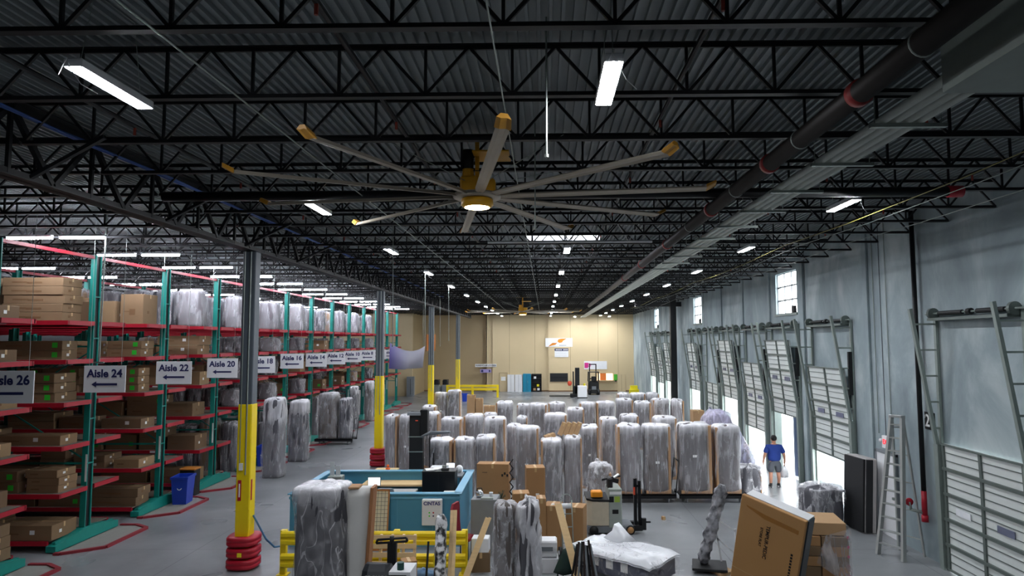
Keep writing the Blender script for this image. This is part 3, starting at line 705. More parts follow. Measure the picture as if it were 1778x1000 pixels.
def fill(k):
    y = RACKY[k]; a = AISLE[k]; Xmin = max(-.80*y-.5, RX-4.3) if k else RX-3
    for li, z in enumerate(LEV):
        if k >= 4 and li < 2: continue
        n = 0; x = RX-.02-rng.random()*.15
        zt = (LEV+[7.3])[li+1]-z-.28
        sides = (-1, 1) if k == 0 else (-1,)
        for s in sides:
            x = RX-.05-rng.random()*.2; n = 0
            lim = Xmin if s == -1 else RX-2.6
            while x > lim:
                if k >= 3 and li == 5 or (k >= 4 and li in (2, 3, 4) and rng.random() < .6):
                    # wrapped furniture standing or lying on the shelf
                    w = .55+rng.random()*.4; h = min(zt-.05, (1.5 if li == 5 else .75)*(.8+.35*rng.random())); x -= w
                    BUND.append((x+w/2, y+s*.64, z, w, .75, h, 'plastic-wrapped furniture on the %s shelf by Aisle %d, %s from the end' % (levn[li], a, ORD[n]))); x -= .05; n += 1; continue
                w = (1.7 if li in (5, 4, 2) and k < 2 else .7+rng.random()*.9); d = .55+rng.random()*.35
                if k == 1 and li == 5: w = 1.55
                h = .17+rng.random()*.2; 
                st = rng.randrange(4); cnt = max(1, min(6, int((zt)*(.45+.5*rng.random())/h)))
                if li == 5 and k in (2,): h = .5+rng.random()*.5; w = .45+rng.random()*.3; cnt = 1
                if k == 1 and li == 5: h = .22; cnt = 5; st = 1
                if k == 0 and li == 5: cnt = 1; h = .3
                if k in (1, 2) and li in (4, 3): st = 2; cnt = 3; h = .24
                if k >= 5: cnt = min(cnt, 2); h *= 1.6
                if k >= 3: h = min(h*1.5, .5); cnt = min(cnt, 2)
                x -= w
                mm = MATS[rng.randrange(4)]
                if x < lim-.8: break
                for c in range(cnt):
                    if h*(c+1) > zt: break
                    j = (rng.random()-.5)*.05
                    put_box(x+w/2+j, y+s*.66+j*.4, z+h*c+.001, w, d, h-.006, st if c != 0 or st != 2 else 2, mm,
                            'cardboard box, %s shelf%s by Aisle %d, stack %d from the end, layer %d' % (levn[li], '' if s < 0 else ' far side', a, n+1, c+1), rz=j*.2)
                    BN[0] += 1
                x -= .06+rng.random()*.25; n += 1
BUND = []
for k in range(4, 12):
    for j in range(3):
        for s in (-1, 1):
            w = .5+.3*rng.random(); h = 1.35+.75*rng.random()
            BUND.append((RX-.6-j*.85, RACKY[k]+s*.62, 0, w, .8, h, 'tall wrapped furniture on the floor under the Aisle %d rack, %s side, %s in' % (AISLE[k], 'near' if s < 0 else 'far', ORD[j])))
for k in range(11): fill(k)
print('boxes', BN[0], 'bundles', len(BUND))
def blob(w, d, h, seed, n=26, rows=14, amp=.03, bulge=.04, taper=.0, e=4.0):
    rnd = seed*7.3; rings = []
    def sup(t):
        c, s_ = math.cos(t), math.sin(t); r = 1/((abs(c)**e+abs(s_)**e)**(1/e)); return c*r, s_*r
    zs = [0]+[h*i/(rows-1) for i in range(1, rows-1)]+[h]
    def ring(z, f, zz):
        out = []
        for k in range(n):
            cx_, cy_ = sup(2*math.pi*k/n+.1)
            g = 1+bulge*math.sin(math.pi*min(1, z/h))-taper*z/h
            nz = noise.noise(Vector((cx_*2.2+rnd, cy_*2.2, z*1.3)))*amp*2+noise.noise(Vector((cx_*6+rnd, cy_*6, z*3)))*amp
            out.append((cx_*w/2*g*f+nz*cx_, cy_*d/2*g*f+nz*cy_, zz+(noise.noise(Vector((cx_*2, cy_*2+rnd, 5)))*amp*2 if z >= h*.99 else 0)))
        return out
    for z in zs[:-1]: rings.append(ring(z, 1, z))
    rings.append(ring(h*.985, .94, h*.985)); rings.append(ring(h, .8, h)); rings.append(ring(h, .4, h+.015)); rings.append(ring(h, .05, h+.02))
    return rings
m_film = plastic('clear_film', lo=.15, hi=.45, topw=.15)
m_film_shelf = plastic('shelf_film', lo=.15, hi=.7)
bproto = []
for i in range(5):
    q = MB(); q.loft(blob(.74, .72, 1.0, i, amp=.03)); q.build
    t = thing('furniture_bundle', 'x', 'furniture', (0, 0, -50)); q.build('body', mat('bundle_fabric_%s' % 'abcde'[i], ['#4a484e', '#6a656a', '#8f765c', '#7d787c', '#34343a'][i], .7, ns=4), t, True)
    q = MB(); q.loft(blob(.8, .78, 1.03, i+9, amp=.05)); q.build('plastic_wrap', m_film, t, True); bproto.append(t)
bused = [False]*5
for i, (x, y, z, w, d, h, lb) in enumerate(BUND):
    j = i % 5; r = bproto[j]
    if not bused[j]:
        bused[j] = True; r.location = (x, y, z+.003); r['label'] = lb; r['group'] = 'wrapped furniture on the racks'; r.scale = (w/.84, d/.84, h/1.06)
    else: dup(r, (x, y, z+.003), None, lb, scale=(w/.84, d/.84, h/1.06), group='wrapped furniture on the racks')
# boxes in the bottom-left corner on aisle 26 and signs
def sign(px, py, Y, num, first=None):
    c = PY(px, py, Y)
    t = thing('aisle_sign', 'hanging white sign reading Aisle %s with a blue arrow pointing left' % num, 'sign', c, 0, 'aisle signs')
    MB().box(-.52, -.012, -.33, .52, .012, .33).build('sign_panel', m_white, t)
    text('Aisle %s' % num, .27, m_navy, 'lettering', t, (0, -.016, .13), bold=.03, sx=1.0)
    q = MB(); q.prism([(-.32, 0), (-.2, .075), (-.2, .028), (.32, .028), (.32, -.028), (-.2, -.028), (-.2, -.075)], 0, .004); a = q.build('arrow', m_navy, t, loc=(0, -.014, -.13)); a.rotation_euler = (R(90), 0, 0)
    q = MB(); q.cyl((-.4, 0, .33), (-.4, 0, 8.33-c.z), .005, n=5); q.build('hanger_wire', m_galv, t)
    q = MB(); q.cyl((.4, 0, .33), (.4, 0, 8.33-c.z), .005, n=5); q.build('hanger_wire', m_galv, t)
    return t
SG = [(15, 672, 13.9, 26), (182, 658, 16.9, 24), (302, 647, 20.0, 22), (386, 639, 23.3, 20), (455, 633, 27.2, 18), (507, 627, 30.6, 16), (549, 625, 34.0, 14), (583, 622, 37.4, 12), (612, 619, 40.8, 10), (638, 617, 44.4, 8), (658, 615.5, 48, 6), (674, 615, 51.5, 4)]
for a in SG: sign(*a)
a = PY(187, 352, 16.5); b = PY(172, 628, 16.5)
q = MB(); q.cyl((a.x, a.y, 8.33), b, .018, n=8); q.box(b.x-.12, b.y-.02, b.z-.03, b.x+.12, b.y+.02, b.z); tag(q.build('drop_pole', m_galv), 'pale vertical pole hanging above the Aisle 24 sign', 'pole')
# ================================================================ WRAPPED SOFAS STOOD ON END
m_cb = mat('edge_cardboard', '#b08a66', .85, ns=3)
SOF = []
fabs = ['#4b4648', '#575052', '#625c60', '#4e4440', '#38363a', '#696364']
films = [plastic('sofa_film_a', sc=(5, 5, .6), lo=.14, hi=.42, ztop=2.1), plastic('sofa_film_b', sc=(4, 4, 1.1), lo=.16, hi=.45, ztop=2.1), plastic('sofa_film_c', sc=(6, 6, .7), lo=.16, hi=.4, ztop=2.1)]
def sofa_proto(i, side):
    rn = random.Random(40+i)
    t = thing('wrapped_sofa', 'x', 'sofa', (0, 0, -60))
    # body: seat and back seen from below, standing on one arm; unit size w=.8 d=.75 h=2.1
    w, d, h = .8, .74, 2.08
    q = MB(); x0 = -w/2+(.07 if side < 0 else 0); x1 = w/2-(.07 if side > 0 else 0)
    q.M = Matrix.Translation(((x0+x1)/2, 0, 0))
    q.loft(blob(x1-x0-.03, d-.06, h, i, n=28, rows=16, amp=.018, bulge=.02, e=5 if i % 2 else 3.2))
    b = q.build('body', mat('sofa_fabric_'+'abcdef'[i % 6], fabs[i % 6], .8, ns=5, n=.15, bump=.3), t, True)
    if i % 3 == 0:
        q = MB(); q.M = Matrix.Translation(((x0+x1)/2, 0, 0)); q.cbox(.02, -d/2+.0, h*(.45+.2*rn.random()), .12, .02, .07); q.build('paper_tag', m_paper, b)
    # cardboard edge protectors: a side board, a bottom tray
    xs = side*(w/2-.035)
    q = MB(); q.bev(xs-.035, -d/2-.01, .0, xs+.035, d/2+.01, h-.03, .012); q.build('side_board', m_cb, t)
    q = MB(); z0 = .0
    q.extr([(-w/2+.02, -d/2-.015, 0), (w/2-.02, -d/2-.015, 0), (w/2-.02, -d/2-.015, .13), (w*.2, -d/2-.015, .06), (-w*.1, -d/2-.015, .05), (-w/2+.02, -d/2-.015, .1)], (0, .03, 0)); q.build('bottom_edge', m_cb, t)
    q = MB(); q.loft(blob(w+.03, d+.07, h+.02, i+20, n=36, rows=20, amp=.03, bulge=.02, taper=-.0 if i % 2 else .04, e=5))
    q.build('plastic_wrap', films[i % 3], t, True)
    return t
protos = {}
for i in range(6): protos[(i, -1)] = sofa_proto(i, -1); protos[(i, 1)] = sofa_proto(i, 1)
pused = set()
# (left px, right px, top px, distance, board side, row text)
ROWS = [
 ('rear', [(753, 775, 681, 42, -1), (776, 800, 677, 42, 1)], 'in the pair by the third yellow column'),
 ('back', [(731, 756, 704, 32, 1), (860, 890, 697, 33, -1), (897, 920, 701, 33.5, -1), (951, 982, 698, 33.5, -1), (1006, 1034, 698, 33, -1), (1035, 1069, 697, 33, -1), (1070, 1100, 692, 34, 1), (1102, 1131, 697, 33, 1), (1133, 1164, 692, 34, -1), (1166, 1188, 695, 33.2, 1)], 'in the back row of the crowd'),
 ('far', [(1072, 1093, 682, 38, -1), (1095, 1121, 682, 38.5, 1), (1123, 1145, 682, 38, 1)], 'in the trio behind the back row'),
 ('mid', [(667, 689, 720, 27.4, 1), (691, 717, 720, 27.4, 1), (735, 762, 716, 28.4, 1), (764, 802, 725, 27, 1), (804, 838, 721, 27.6, -1), (839, 862, 717, 29.3, -1), (896, 916, 723, 28.5, 1), (918, 950, 700, 31, 1), (944, 985, 718, 27.5, 1), (985, 1015, 708, 30, 1), (1077, 1110, 720, 28, 1), (1136, 1176, 723, 26, 1)], 'in the middle row of the crowd'),
 ('front', [(743, 785, 762, 23, 1), (787, 822, 761, 23, -1), (824, 860, 757, 23.3, 1), (840, 878, 724, 25, 1), (879, 905, 737, 26, 1), (894, 936, 740, 23.3, 1), (938, 977, 762, 21.9, -1), (979, 1011, 757, 22, 1), (1008, 1040, 739, 24.5, 1), (1042, 1073, 725, 25.6, -1)], 'in the front rows left of the carts'),
 ('cartA', [(1071, 1115, 737, 22.45, -1), (1118, 1165, 737, 22.45, 1)], 'on the black cart in front'),
 ('cartB', [(1178, 1236, 735, 22.45, 1), (1241, 1287, 738, 22.45, -1)], 'on the black cart nearest the dock doors'),
]
si = 0; PLACED = []
descr = ['grey', 'brownish', 'charcoal', 'dark', 'smoke-grey', 'light grey']
for rn_, lst, txt in ROWS[::-1]:
    z0 = .27 if rn_.startswith('cart') else .0
    for j, (xl, xr, yt, D, side) in enumerate(lst):
        i = si % 6; si += 1
        zt0 = PY(xl, yt, D-.37).z
        while 1:
            front = D-.37; a = PY(xl, yt, front); b = PY(xr, yt, front); c = (a+b)/2; c.z = zt0
            hit = [p for p in PLACED if abs(p[0]-c.x) < (p[2]+b.x-a.x)/2+.0 and abs(p[1]-D) < .8]
            if not hit: break
            D += .06
        PLACED.append((c.x, D, b.x-a.x))
        w = b.x-a.x; h = c.z-z0
        r = protos[(i, side)]; sc = (w/.85, 1, h/2.13)
        lb = 'plastic-wrapped sofa on end, %s from left %s' % (ORD[j], txt)
        if (i, side) not in pused:
            pused.add((i, side)); r.location = (c.x, D, z0); r.scale = sc; r['label'] = lb; r['group'] = 'wrapped sofas on end'
        else: dup(r, (c.x, D, z0), None, lb, 'wrapped sofas on end', sc)
for kk, r in protos.items():
    if kk not in pused:
        for ch in list(r.children):
            for g in list(ch.children): bpy.data.objects.remove(g)
            bpy.data.objects.remove(ch)
        bpy.data.objects.remove(r)
# carts
def cart(x0, x1, y, label, z=.27, d=.9, hs=1):
    t = thing('platform_cart', label, 'cart', ((x0+x1)/2, y, 0), 0, 'black platform carts')
    w = (x1-x0)
    q = MB(); q.box(-w/2, -d/2, z-.13, w/2, -d/2+.05, z-.005); q.box(-w/2, d/2-.05, z-.13, w/2, d/2, z-.005); q.box(-w/2, -d/2, z-.03, w/2, d/2, z-.005); q.build('deck', m_black, t)
    for sx in (-1, 1):
        for sy in (-1, 1):
            q = MB(); q.cyl((sx*(w/2-.25)-.025, sy*(d/2-.12), .09), (sx*(w/2-.25)+.025, sy*(d/2-.12), .09), .09, n=14); q.build('wheel', mat('caster_rubber', '#6f6f72', .5), t, True)
            MB().box(sx*(w/2-.25)-.035, sy*(d/2-.12)-.03, .09, sx*(w/2-.25)+.035, sy*(d/2-.12)+.03, .14).build('caster_fork', m_galv, t)
    if not hs: return t
    q = MB(); xh = hs*(w/2-.02)
    q.tube([(xh, -d/2+.05, z-.02), (xh+hs*.12, -d/2+.05, 1.28), (xh+hs*.12, d/2-.05, 1.28), (xh, d/2-.05, z-.02)], .018, 8); q.build('handle', m_black, t, True)
    return t
a = PY(1066, 800, 22.45); b = PY(1166, 800, 22.45); cart(a.x-.05, b.x+.05, 22.4, 'black platform cart carrying two wrapped sofas, left of the pair in front')
a = PY(1176, 800, 22.45); b = PY(1290, 800, 22.45); cart(a.x-.05, b.x+.02, 22.4, 'black platform cart carrying two wrapped sofas, right of the pair in front', hs=0)
# ================================================================ OFFICE ENCLOSURE
m_blue = mat('teal_blue_partition', '#4a8fad', .5, ns=2, n=.06)
m_bluec = mat('teal_blue_cap', '#62a5c4', .4, n=.05)
OX0, OX1, OY0, OY1, OH = -6.42, -2.15, 17.45, 20.55, 1.3
t = thing('office_partition', 'low blue wooden walls enclosing the desk office', 'partition', ((OX0+OX1)/2, OY0, 0))
cx = (OX0+OX1)/2; hw = (OX1-OX0)/2; dy = OY1-OY0
def pw(x0, y0, x1, y1):
    q = MB(); q.box(x0, y0, 0, x1, y1, OH-.03); w = q.build('wall_panel', m_blue, t)
    q = MB(); q.box(x0-.05, y0-.05, OH-.03, x1+.05, y1+.05, OH); q.build('cap', m_bluec, w)
    return w
fw = pw(-hw, 0, hw, .1); pw(-hw, .1, -hw+.1, dy-.1); pw(-hw, dy-.1, hw*.999, dy); rw = pw(hw-.1, .1, hw, dy-.1)
q = MB()
q.box(-hw-.02, -.02, OH-.14, hw+.02, 0, OH-.08); q.box(-hw-.01, -.012, 0, hw+.01, 0, .12)
for k in range(1, 5): q.box(-hw+k*.9, -.006, .12, -hw+k*.9+.01, 0, OH-.14)
q.build('moulding', m_bluec, t)
def tb(name, label, cat, c, boxes, rz=0, group=None):      # thing made of several box parts: (part, material, x0,y0,z0,x1,y1,z1)
    t = thing(name, label, cat, c, rz, group)
    for p, m, *b in boxes: MB().bev(*b, min(.012, .3*min(b[3]-b[0], b[4]-b[1], b[5]-b[2]))).build(p, m, t)
    return t
tb('counter_desk', 'long wooden counter along the back wall of the blue office', 'desk', (-4.5, 20.1, 0), [('counter_top', m_wood, -.75, -.32, .98, 1.22, .32, 1.04), ('side_panel', m_wood, -.75, -.28, 0, -.7, .28, .98), ('side_panel', m_wood, 1.17, -.28, 0, 1.22, .28, .98)])
tb('desk', 'pale grey desk with papers in the middle of the blue office', 'desk', (-4.35, 19.3, 0), [('desk_top', mat('pale_desk', '#b9b7b4', .5), -.75, -.35, .9, .75, .35, .95), ('leg', m_grey, -.7, -.3, 0, -.64, .3, .9), ('leg', m_grey, .64, -.3, 0, .7, .3, .9)])
tb('desk', 'desk with computers at the left end of the blue office', 'desk', (-5.75, 18.9, 0), [('desk_top', mat('brown_desk', '#8a6748', .5), -.5, -.9, .9, .45, 1.2, .95), ('leg', m_grey, -.45, -.85, 0, .4, -.8, .9), ('leg', m_grey, -.45, 1.1, 0, .4, 1.15, .9)])
def monitor(c, label, w=.5, h=.3, rz=0, scr=None, z=.0):
    t = thing('monitor', label, 'monitor', c, rz)
    MB().bev(-w/2, -.02, .12, w/2, .02, .12+h, .01).build('screen_case', m_dark, t)
    MB().box(-w/2+.015, -.024, .135, w/2-.015, -.02, .105+h).build('screen', scr or m_black, t)
    q = MB(); q.box(-.03, -.0, .01, .03, .05, .2); q.box(-.12, -.08, 0, .12, .1, .015); q.build('stand', m_dark, t)
m_scr = mat('lit_screen', '#eef6ff', .4, emit=1.3, n=0)
p = PY(650, 836, 19.45); monitor((p.x, 19.45, .955), 'open laptop-like monitor with bright white screen on the grey desk', .36, .24, 0, m_scr)
p = PY(543, 845, 18.5); monitor((p.x+.14, 18.5, .955), 'black monitor on the left desk, left one', .34, .2, .2)
p = PY(560, 845, 18.3); monitor((p.x, 18.3, .955), 'black monitor on the left desk, right one', .3, .2, -.1)
def office_chair(c, label, m, rz=0, seatz=.5, bz=1.13, w=.48):
    t = thing('office_chair', label, 'chair', c, rz)
    MB().bev(-w/2, -.24, seatz-.07, w/2, .24, seatz, .03).build('seat', m, t)
    q = MB(); q.loft([[(x*s_, .22+yy+.03*z, z) for x, yy in ((-w/2, 0), (0, -.04), (w/2, 0), (w/2, .05), (0, .03), (-w/2, .05))] for s_, z in ((.75, seatz+.05), (1, seatz+.15), (1, bz-.12), (.85, bz-.02), (.5, bz))]); q.build('backrest', m, t, False)
    MB().cyl((0, 0, .1), (0, 0, seatz-.06), .03).build('post', m_black, t)
    q = MB()
    for k in range(5): a = 2*math.pi*k/5; q.beam((0, 0, .12), (.28*math.cos(a), .28*math.sin(a), .06), .04, .03)
    q.build('star_base', m_black, t)
    q = MB()
    for k in range(5): a = 2*math.pi*k/5; MB().cyl((.28*math.cos(a), .28*math.sin(a)-.015, .03), (.28*math.cos(a), .28*math.sin(a)+.015, .03), .03, n=8).build('caster', m_dark, t)
p = PY(635, 845, 18.45); office_chair((p.x, 18.2, 0), 'black office chair behind the front office wall', m_dark, .0, bz=1.18)
p = PY(667, 845, 18.45); office_chair((p.x+.02, 18.25, 0), 'grey office chair beside the black one in the office', m_grey, .0, bz=1.2)
for k, (px, lb) in enumerate(((579, 'left'), (589, 'right'))):
    p = PY(px, 812, 20.0); tag(MB().cbox(0, 0, 0, .13, .015, .38 if k == 0 else .28, 0).build('plexiglass_panel', mat('milky_acrylic', '#c9cdcf', .3), loc=(p.x, 19.9, (.955+.38/2 if k == 0 else .955+.14)+.32)), 'upright pale plastic panel at the office back corner, %s one' % lb, 'panel', 'pale panels in the office')
p = PY(584, 828, 19.9); tb('file_tray', 'stack of trays under the pale panels in the office corner', 'tray', (p.x, 19.85, .955), [('tray', m_galv, -.2, -.15, 0, .2, .2, .03), ('tray', m_dark, -.17, -.12, .03, .17, .18, .17), ('tray', m_galv, -.2, -.15, .17, .2, .2, .316)])
p = PY(576, 838, 18.9)
for k, (px, m, h, lb) in enumerate(((575, mat('blue_cup', '#3a62b8', .4), .14, 'blue cup on the left office desk'), (583, m_white, .1, 'white cup on the left office desk'), (600, m_white, .12, 'small white bottle on the left office desk'), (594, m_dark, .18, 'black desk phone on the left office desk'))):
    p = PY(px, 838, 18.9); q = MB(); q.lathe([(.035, 0), (.045, h*.7), (.04, h)], n=12); tag(q.build('cup' if k < 2 else 'bottle', m, smooth=False, loc=(p.x, 18.95+.1*k, .952)), lb, 'cup' if k < 2 else 'bottle')
# black hutch with papers on top
p0 = PY(733, 815, 18.6); p1 = PY(790, 815, 18.6)
t = thing('black_cabinet', 'tall black cabinet standing inside the office, papers on its top', 'cabinet', ((p0.x+p1.x)/2, 18.85, 0)); w = (p1.x-p0.x)/2
MB().bev(-w, -.25, 0, w, .3, 1.6, .01).build('cabinet_body', m_dark, t); MB().box(-w-.01, -.26, 1.6, w+.01, .31, 1.62).build('cabinet_top', m_black, t)
q = MB(); q.box(-w+.02, -.255, .1, -.005, -.25, 1.56); q.box(.005, -.255, .1, w-.02, -.255+.005, 1.56); q.build('door_panel', m_black, t)
for k, (dx, dy_, rz) in enumerate(((-.28, 0, .3), (-.1, .1, -.4))): tag(MB().box(-.11, -.15, 0, .11, .15, .012+.01*k).build('paper_stack', m_paper, loc=((p0.x+p1.x)/2+dx, 18.85+dy_, 1.622), rz=rz), 'white papers on top of the black office cabinet, %s' % ('left' if k == 0 else 'next to the phone'), 'paper')
t = thing('desk_phone', 'black and silver telephone on the black office cabinet', 'phone', ((p0.x+p1.x)/2+.15, 18.8, 1.622)); MB().bev(-.1, -.1, 0, .1, .1, .06, .02).build('phone_base', m_dark, t); q = MB(); q.beam((-.09, .05, .09), (.09, .08, .09), .04, .035); q.build('handset', m_galv, t)
t = tb('side_table', 'small table in the office rear right corner carrying a printer', 'table', (-2.85, 19.95, 0), [('table_top', m_grey, -.4, -.3, 1.25, .5, .3, 1.3), ('leg', m_grey, -.36, -.25, 0, -.32, .25, 1.25), ('leg', m_grey, .42, -.25, 0, .46, .25, 1.25)])
tb('printer', 'black and white printer at the office rear right corner', 'printer', (-3.1, 20.0, 1.3), [('printer_body', m_dark, -.18, -.2, 0, .18, .2, .16), ('lid', m_white, -.2, -.2, .16, .2, .22, .2)])
monitor((-2.72, 19.95, 1.302), 'small monitor with white screen beside the printer', .26, .2, 0, m_scr)
t = thing('paper_roll', 'white cylinder roll beside the small monitor at the office corner', 'roll', (-2.5, 20.1, 1.302)); MB().cyl((0, -.1, .1), (0, .15, .1), .1, n=16).build('roll', m_white, t, True); MB().box(.03, -.1, 0, .1, .15, .06).build('holder', m_white, t)
tb('white_shelf', 'low white shelf against the office right wall', 'shelf', (-2.5, 18.2, 0), [('shelf_body', m_white, -.2, -.3, 0, .22, .35, 1.12), ('papers', m_paper, -.18, -.2, 1.12, .2, .2, 1.16)])
# CINTAS cabinet on the front wall
t = thing('first_aid_cabinet', 'white first-aid cabinet with blue letters and coloured buttons on the blue wall', 'cabinet', (-2.82, OY0-.09, .88))
MB().bev(-.25, -.07, -.33, .25, .07, .3, .015).build('cabinet_body', m_white, t)
text('CINTAS', .12, mat('cintas_navy', '#2b2f7c', .5), 'lettering', t, (.0, -.073, .2), bold=.03)
for x, z, m in ((-.06, -.02, m_green), (.04, -.02, m_red), (-.06, -.1, m_green), (.04, -.1, m_navy)): MB().cyl((x, -.076, z), (x, -.07, z), .02, n=10).build('button', m, t)
# lattice panel
t = thing('lattice_panel', 'wood-framed cream panel with a black wire grid leaning on the blue wall', 'panel', (-4.08, 17.1, 0)); t.rotation_euler = (R(-10), 0, 0)
MB().box(-.17, -.01, .05, .17, .01, 1.4).build('cream_board', mat('cream_board', '#e6dcc0', .6), t)
q = MB()
for a in ((-.22, 0, -.17, 1.44), (.17, 0, .2, 1.44), (-.22, 1.4, .2, 1.44), (-.22, 0, .2, .05)): q.box(a[0], -.03, a[1], a[2], .02, a[3])
q.build('wood_frame', mat('orange_wood', '#b9783e', .5), t)
q = MB()
for k in range(14): q.box(-.17, -.018, .1+k*.095, .17, -.012, .106+k*.095)
for k in range(3): q.box(-.09+k*.09, -.018, .05, -.084+k*.09, -.012, 1.4)
q.build('wire_grid', m_dark, t)
# table behind office with orange ornament, board, lift mast
tb('work_table', 'small pale table behind the office with an orange ornament on it', 'table', (-5.0, 21.9, 0), [('table_top', mat('light_wood_top', '#e2c58c', .5), -.4, -.35, 1.02, .32, .35, 1.06), ('table_body', m_white, -.38, -.33, 0, .3, .33, 1.02)])
t = thing('orange_ornament', 'little orange figure-like ornament on the pale table behind the office', 'ornament', (-4.95, 21.8, 1.062)); q = MB(); q.sphere((0, 0, .05), .06, 1.3, 1, .8); q.sphere((0, 0, .14), .045); q.build('body', mat('bright_orange', '#f06a14', .4), t, True)
tb('long_board', 'long pale board lying on a low table behind the office rear wall', 'board', (-5.35, 21.05, 0), [('board', m_white, -.6, -.15, 1.12, .55, .15, 1.17), ('support', m_grey, -.5, -.1, 0, -.44, .1, 1.12), ('support', m_grey, .4, -.1, 0, .46, .1, 1.12)])
p = PY(731, 712, 22.0); zt = p.z
t = thing('stacker_truck', 'black pallet stacker mast with grey side arm standing behind the office', 'lift truck', (p.x-.05, 21.75, 0))
q = MB(); q.bev(-.24, -.15, .1, .18, .15, zt-.02, .01); q.build('mast', m_dark, t)
q = MB(); q.bev(.1, -.2, zt-.75, .34, .12, zt+.05, .02); q.build('mast_head', m_black, t)
MB().bev(-.3, -.22, zt-.12, .12, -.02, zt-.02, .02).build('top_cover', m_grey, t)
for z in (zt-.8, 1.1, 1.65): MB().box(-.27, -.17, z, .2, -.15, z+.03).build('cross_plate', m_galv, t)
MB().box(-.05, -.155, zt-.3, .03, -.15, zt-.27).build('red_mark', mat('orange_mark', '#e05030', .5), t)
q = MB(); q.tube([(.15, -.2, zt-.78), (.45, -.35, zt-.62), (1.0, -.3, zt-.62), (1.0, .1, zt-.68), (.3, .15, zt-.75)], .035, 8); q.build('side_arm', m_grey, t, True)
q = MB(); q.tube([(.38, .0, 0.3), (.38, .0, zt-.8)], .02, 6); q.tube([(.5, .05, .3), (.5, .05, 1.6)], .03, 6); q.beam((.2, 0, .3), (.6, 0, .3), .2, .2); q.build('hydraulic_lines', m_dark, t)
q = MB(); q.box(-.35, -.1, .0, -.2, .6, .12); q.box(.2, -.1, 0, .35, .6, .12); q.build('fork_leg', m_black, t)
# guard rail in front of the office
def guard_rail(x0, x1, y, label, posts, name='guard_rail', H=.96):
    t = thing(name, label, 'guard rail', (x0, y, 0))
    for x in posts: q = MB(); q.bev(x-x0-.065, -.06, 0, x-x0+.065, .06, H, .008); o = q.build('post', m_yel, t); MB().box(x-x0-.12, -.12, 0, x-x0+.12, .12, .015).build('base_plate', m_yel, o)
    for zc in (.8, .32):
        q = MB(); prof = [(-.07, -.15), (-.1, -.15), (-.15, -.11), (-.15, -.05), (-.1, -.01), (-.1, .01), (-.15, .05), (-.15, .11), (-.1, .15), (-.07, .15), (-.12, .09), (-.12, .06), (-.075, .02), (-.075, -.02), (-.12, -.06), (-.12, -.09)]
        q.loft([[(x, yy, zc+z) for yy, z in prof] for x in (.03, x1-x0-.03)]); q.build('beam', m_yel, t, False)
    return t
guard_rail(-5.83, -1.72, 15.4, 'yellow double guard rail in front of the blue office', (-5.78, -3.28, -1.78))
# first-column hose to office
q = MB(); pts = [Vector((-6.69, 15.9, 1.15)), Vector((-6.4, 15.95, .6)), Vector((-6.3, 16.2, .35)), Vector((-6.0, 16.5, .33)), Vector((-5.7, 16.9, .55)), Vector((-5.65, 17.35, .8))]
q.tube(pts, .022, 6); tag(q.build('blue_hose', mat('blue_hose', '#3f6f98', .4)), 'dark blue cable loop hanging from the nearest column to the office', 'cable')
# filing cabinet and red chair right of office
t = thing('filing_cabinet', 'grey steel filing cabinet right of the office with a kettle on top', 'cabinet', (-1.45, 17.0, 0), R(-4))
MB().bev(-.32, -.3, 0, .3, .32, 1.31, .01).build('cabinet_body', mat('cabinet_grey', '#85888b', .45, .1), t)
for k in range(4): d_ = MB().box(.3, -.27, .06+k*.31, .312, .29, .34+k*.31).build('drawer', m_grey, t); MB().box(.312, -.06, .22+k*.31, .33, .06, .25+k*.31).build('handle', m_galv, d_)
t = thing('kettle', 'round shiny metal kettle on the filing cabinet', 'kettle', (-1.6, 16.95, 1.312)); q = MB(); q.lathe([(.07, 0), (.1, .05), (.1, .1), (.06, .16), (.02, .18)], n=16); q.build('kettle_body', mat('polished_steel', '#d8dade', .15, .9), t, True); q = MB(); q.tube([(-.07, 0, .14), (-.05, 0, .22), (.05, 0, .22), (.07, 0, .14)], .01, 6); q.build('handle', m_dark, t)
t = thing('cup', 'small white cup on the filing cabinet', 'cup', (-1.33, 17.08, 1.312)); q = MB(); q.lathe([(.04, 0), (.05, .09)], n=14); q.build('cup_body', m_white, t)
t = thing('tool_tray', 'grey tray of small things on the filing cabinet', 'tray', (-1.4, 16.8, 1.312)); MB().bev(-.15, -.08, 0, .15, .08, .03, .01).build('tray', m_galv, t)
t = thing('red_chair', 'dark red upholstered chair turned sideways behind the guard rail end', 'chair', (-1.93, 16.6, 0), R(75))
MB().bev(-.22, -.2, .42, .22, .2, .5, .03).build('seat', mat('dark_red_fabric', '#8d1c2c', .7), t)
q = MB(); q.loft([[(x*s_, .16+.05*math.sin((z-.5)*3), z) if i < 3 else (x*s_, .22+.05*math.sin((z-.5)*3), z) for i, x in enumerate((-.22, 0, .22, .22, 0, -.22))] for s_, z in ((.9, .48), (1, .8), (1, 1.15), (.7, 1.25))]); q.build('backrest', mat('dark_red_fabric', '#8d1c2c', .7), t)
for x in (-.19, .19):
    for y in (-.17, .17): MB().cyl((x, y, 0), (x, y, .42), .014, n=8).build('leg', m_dark, t)
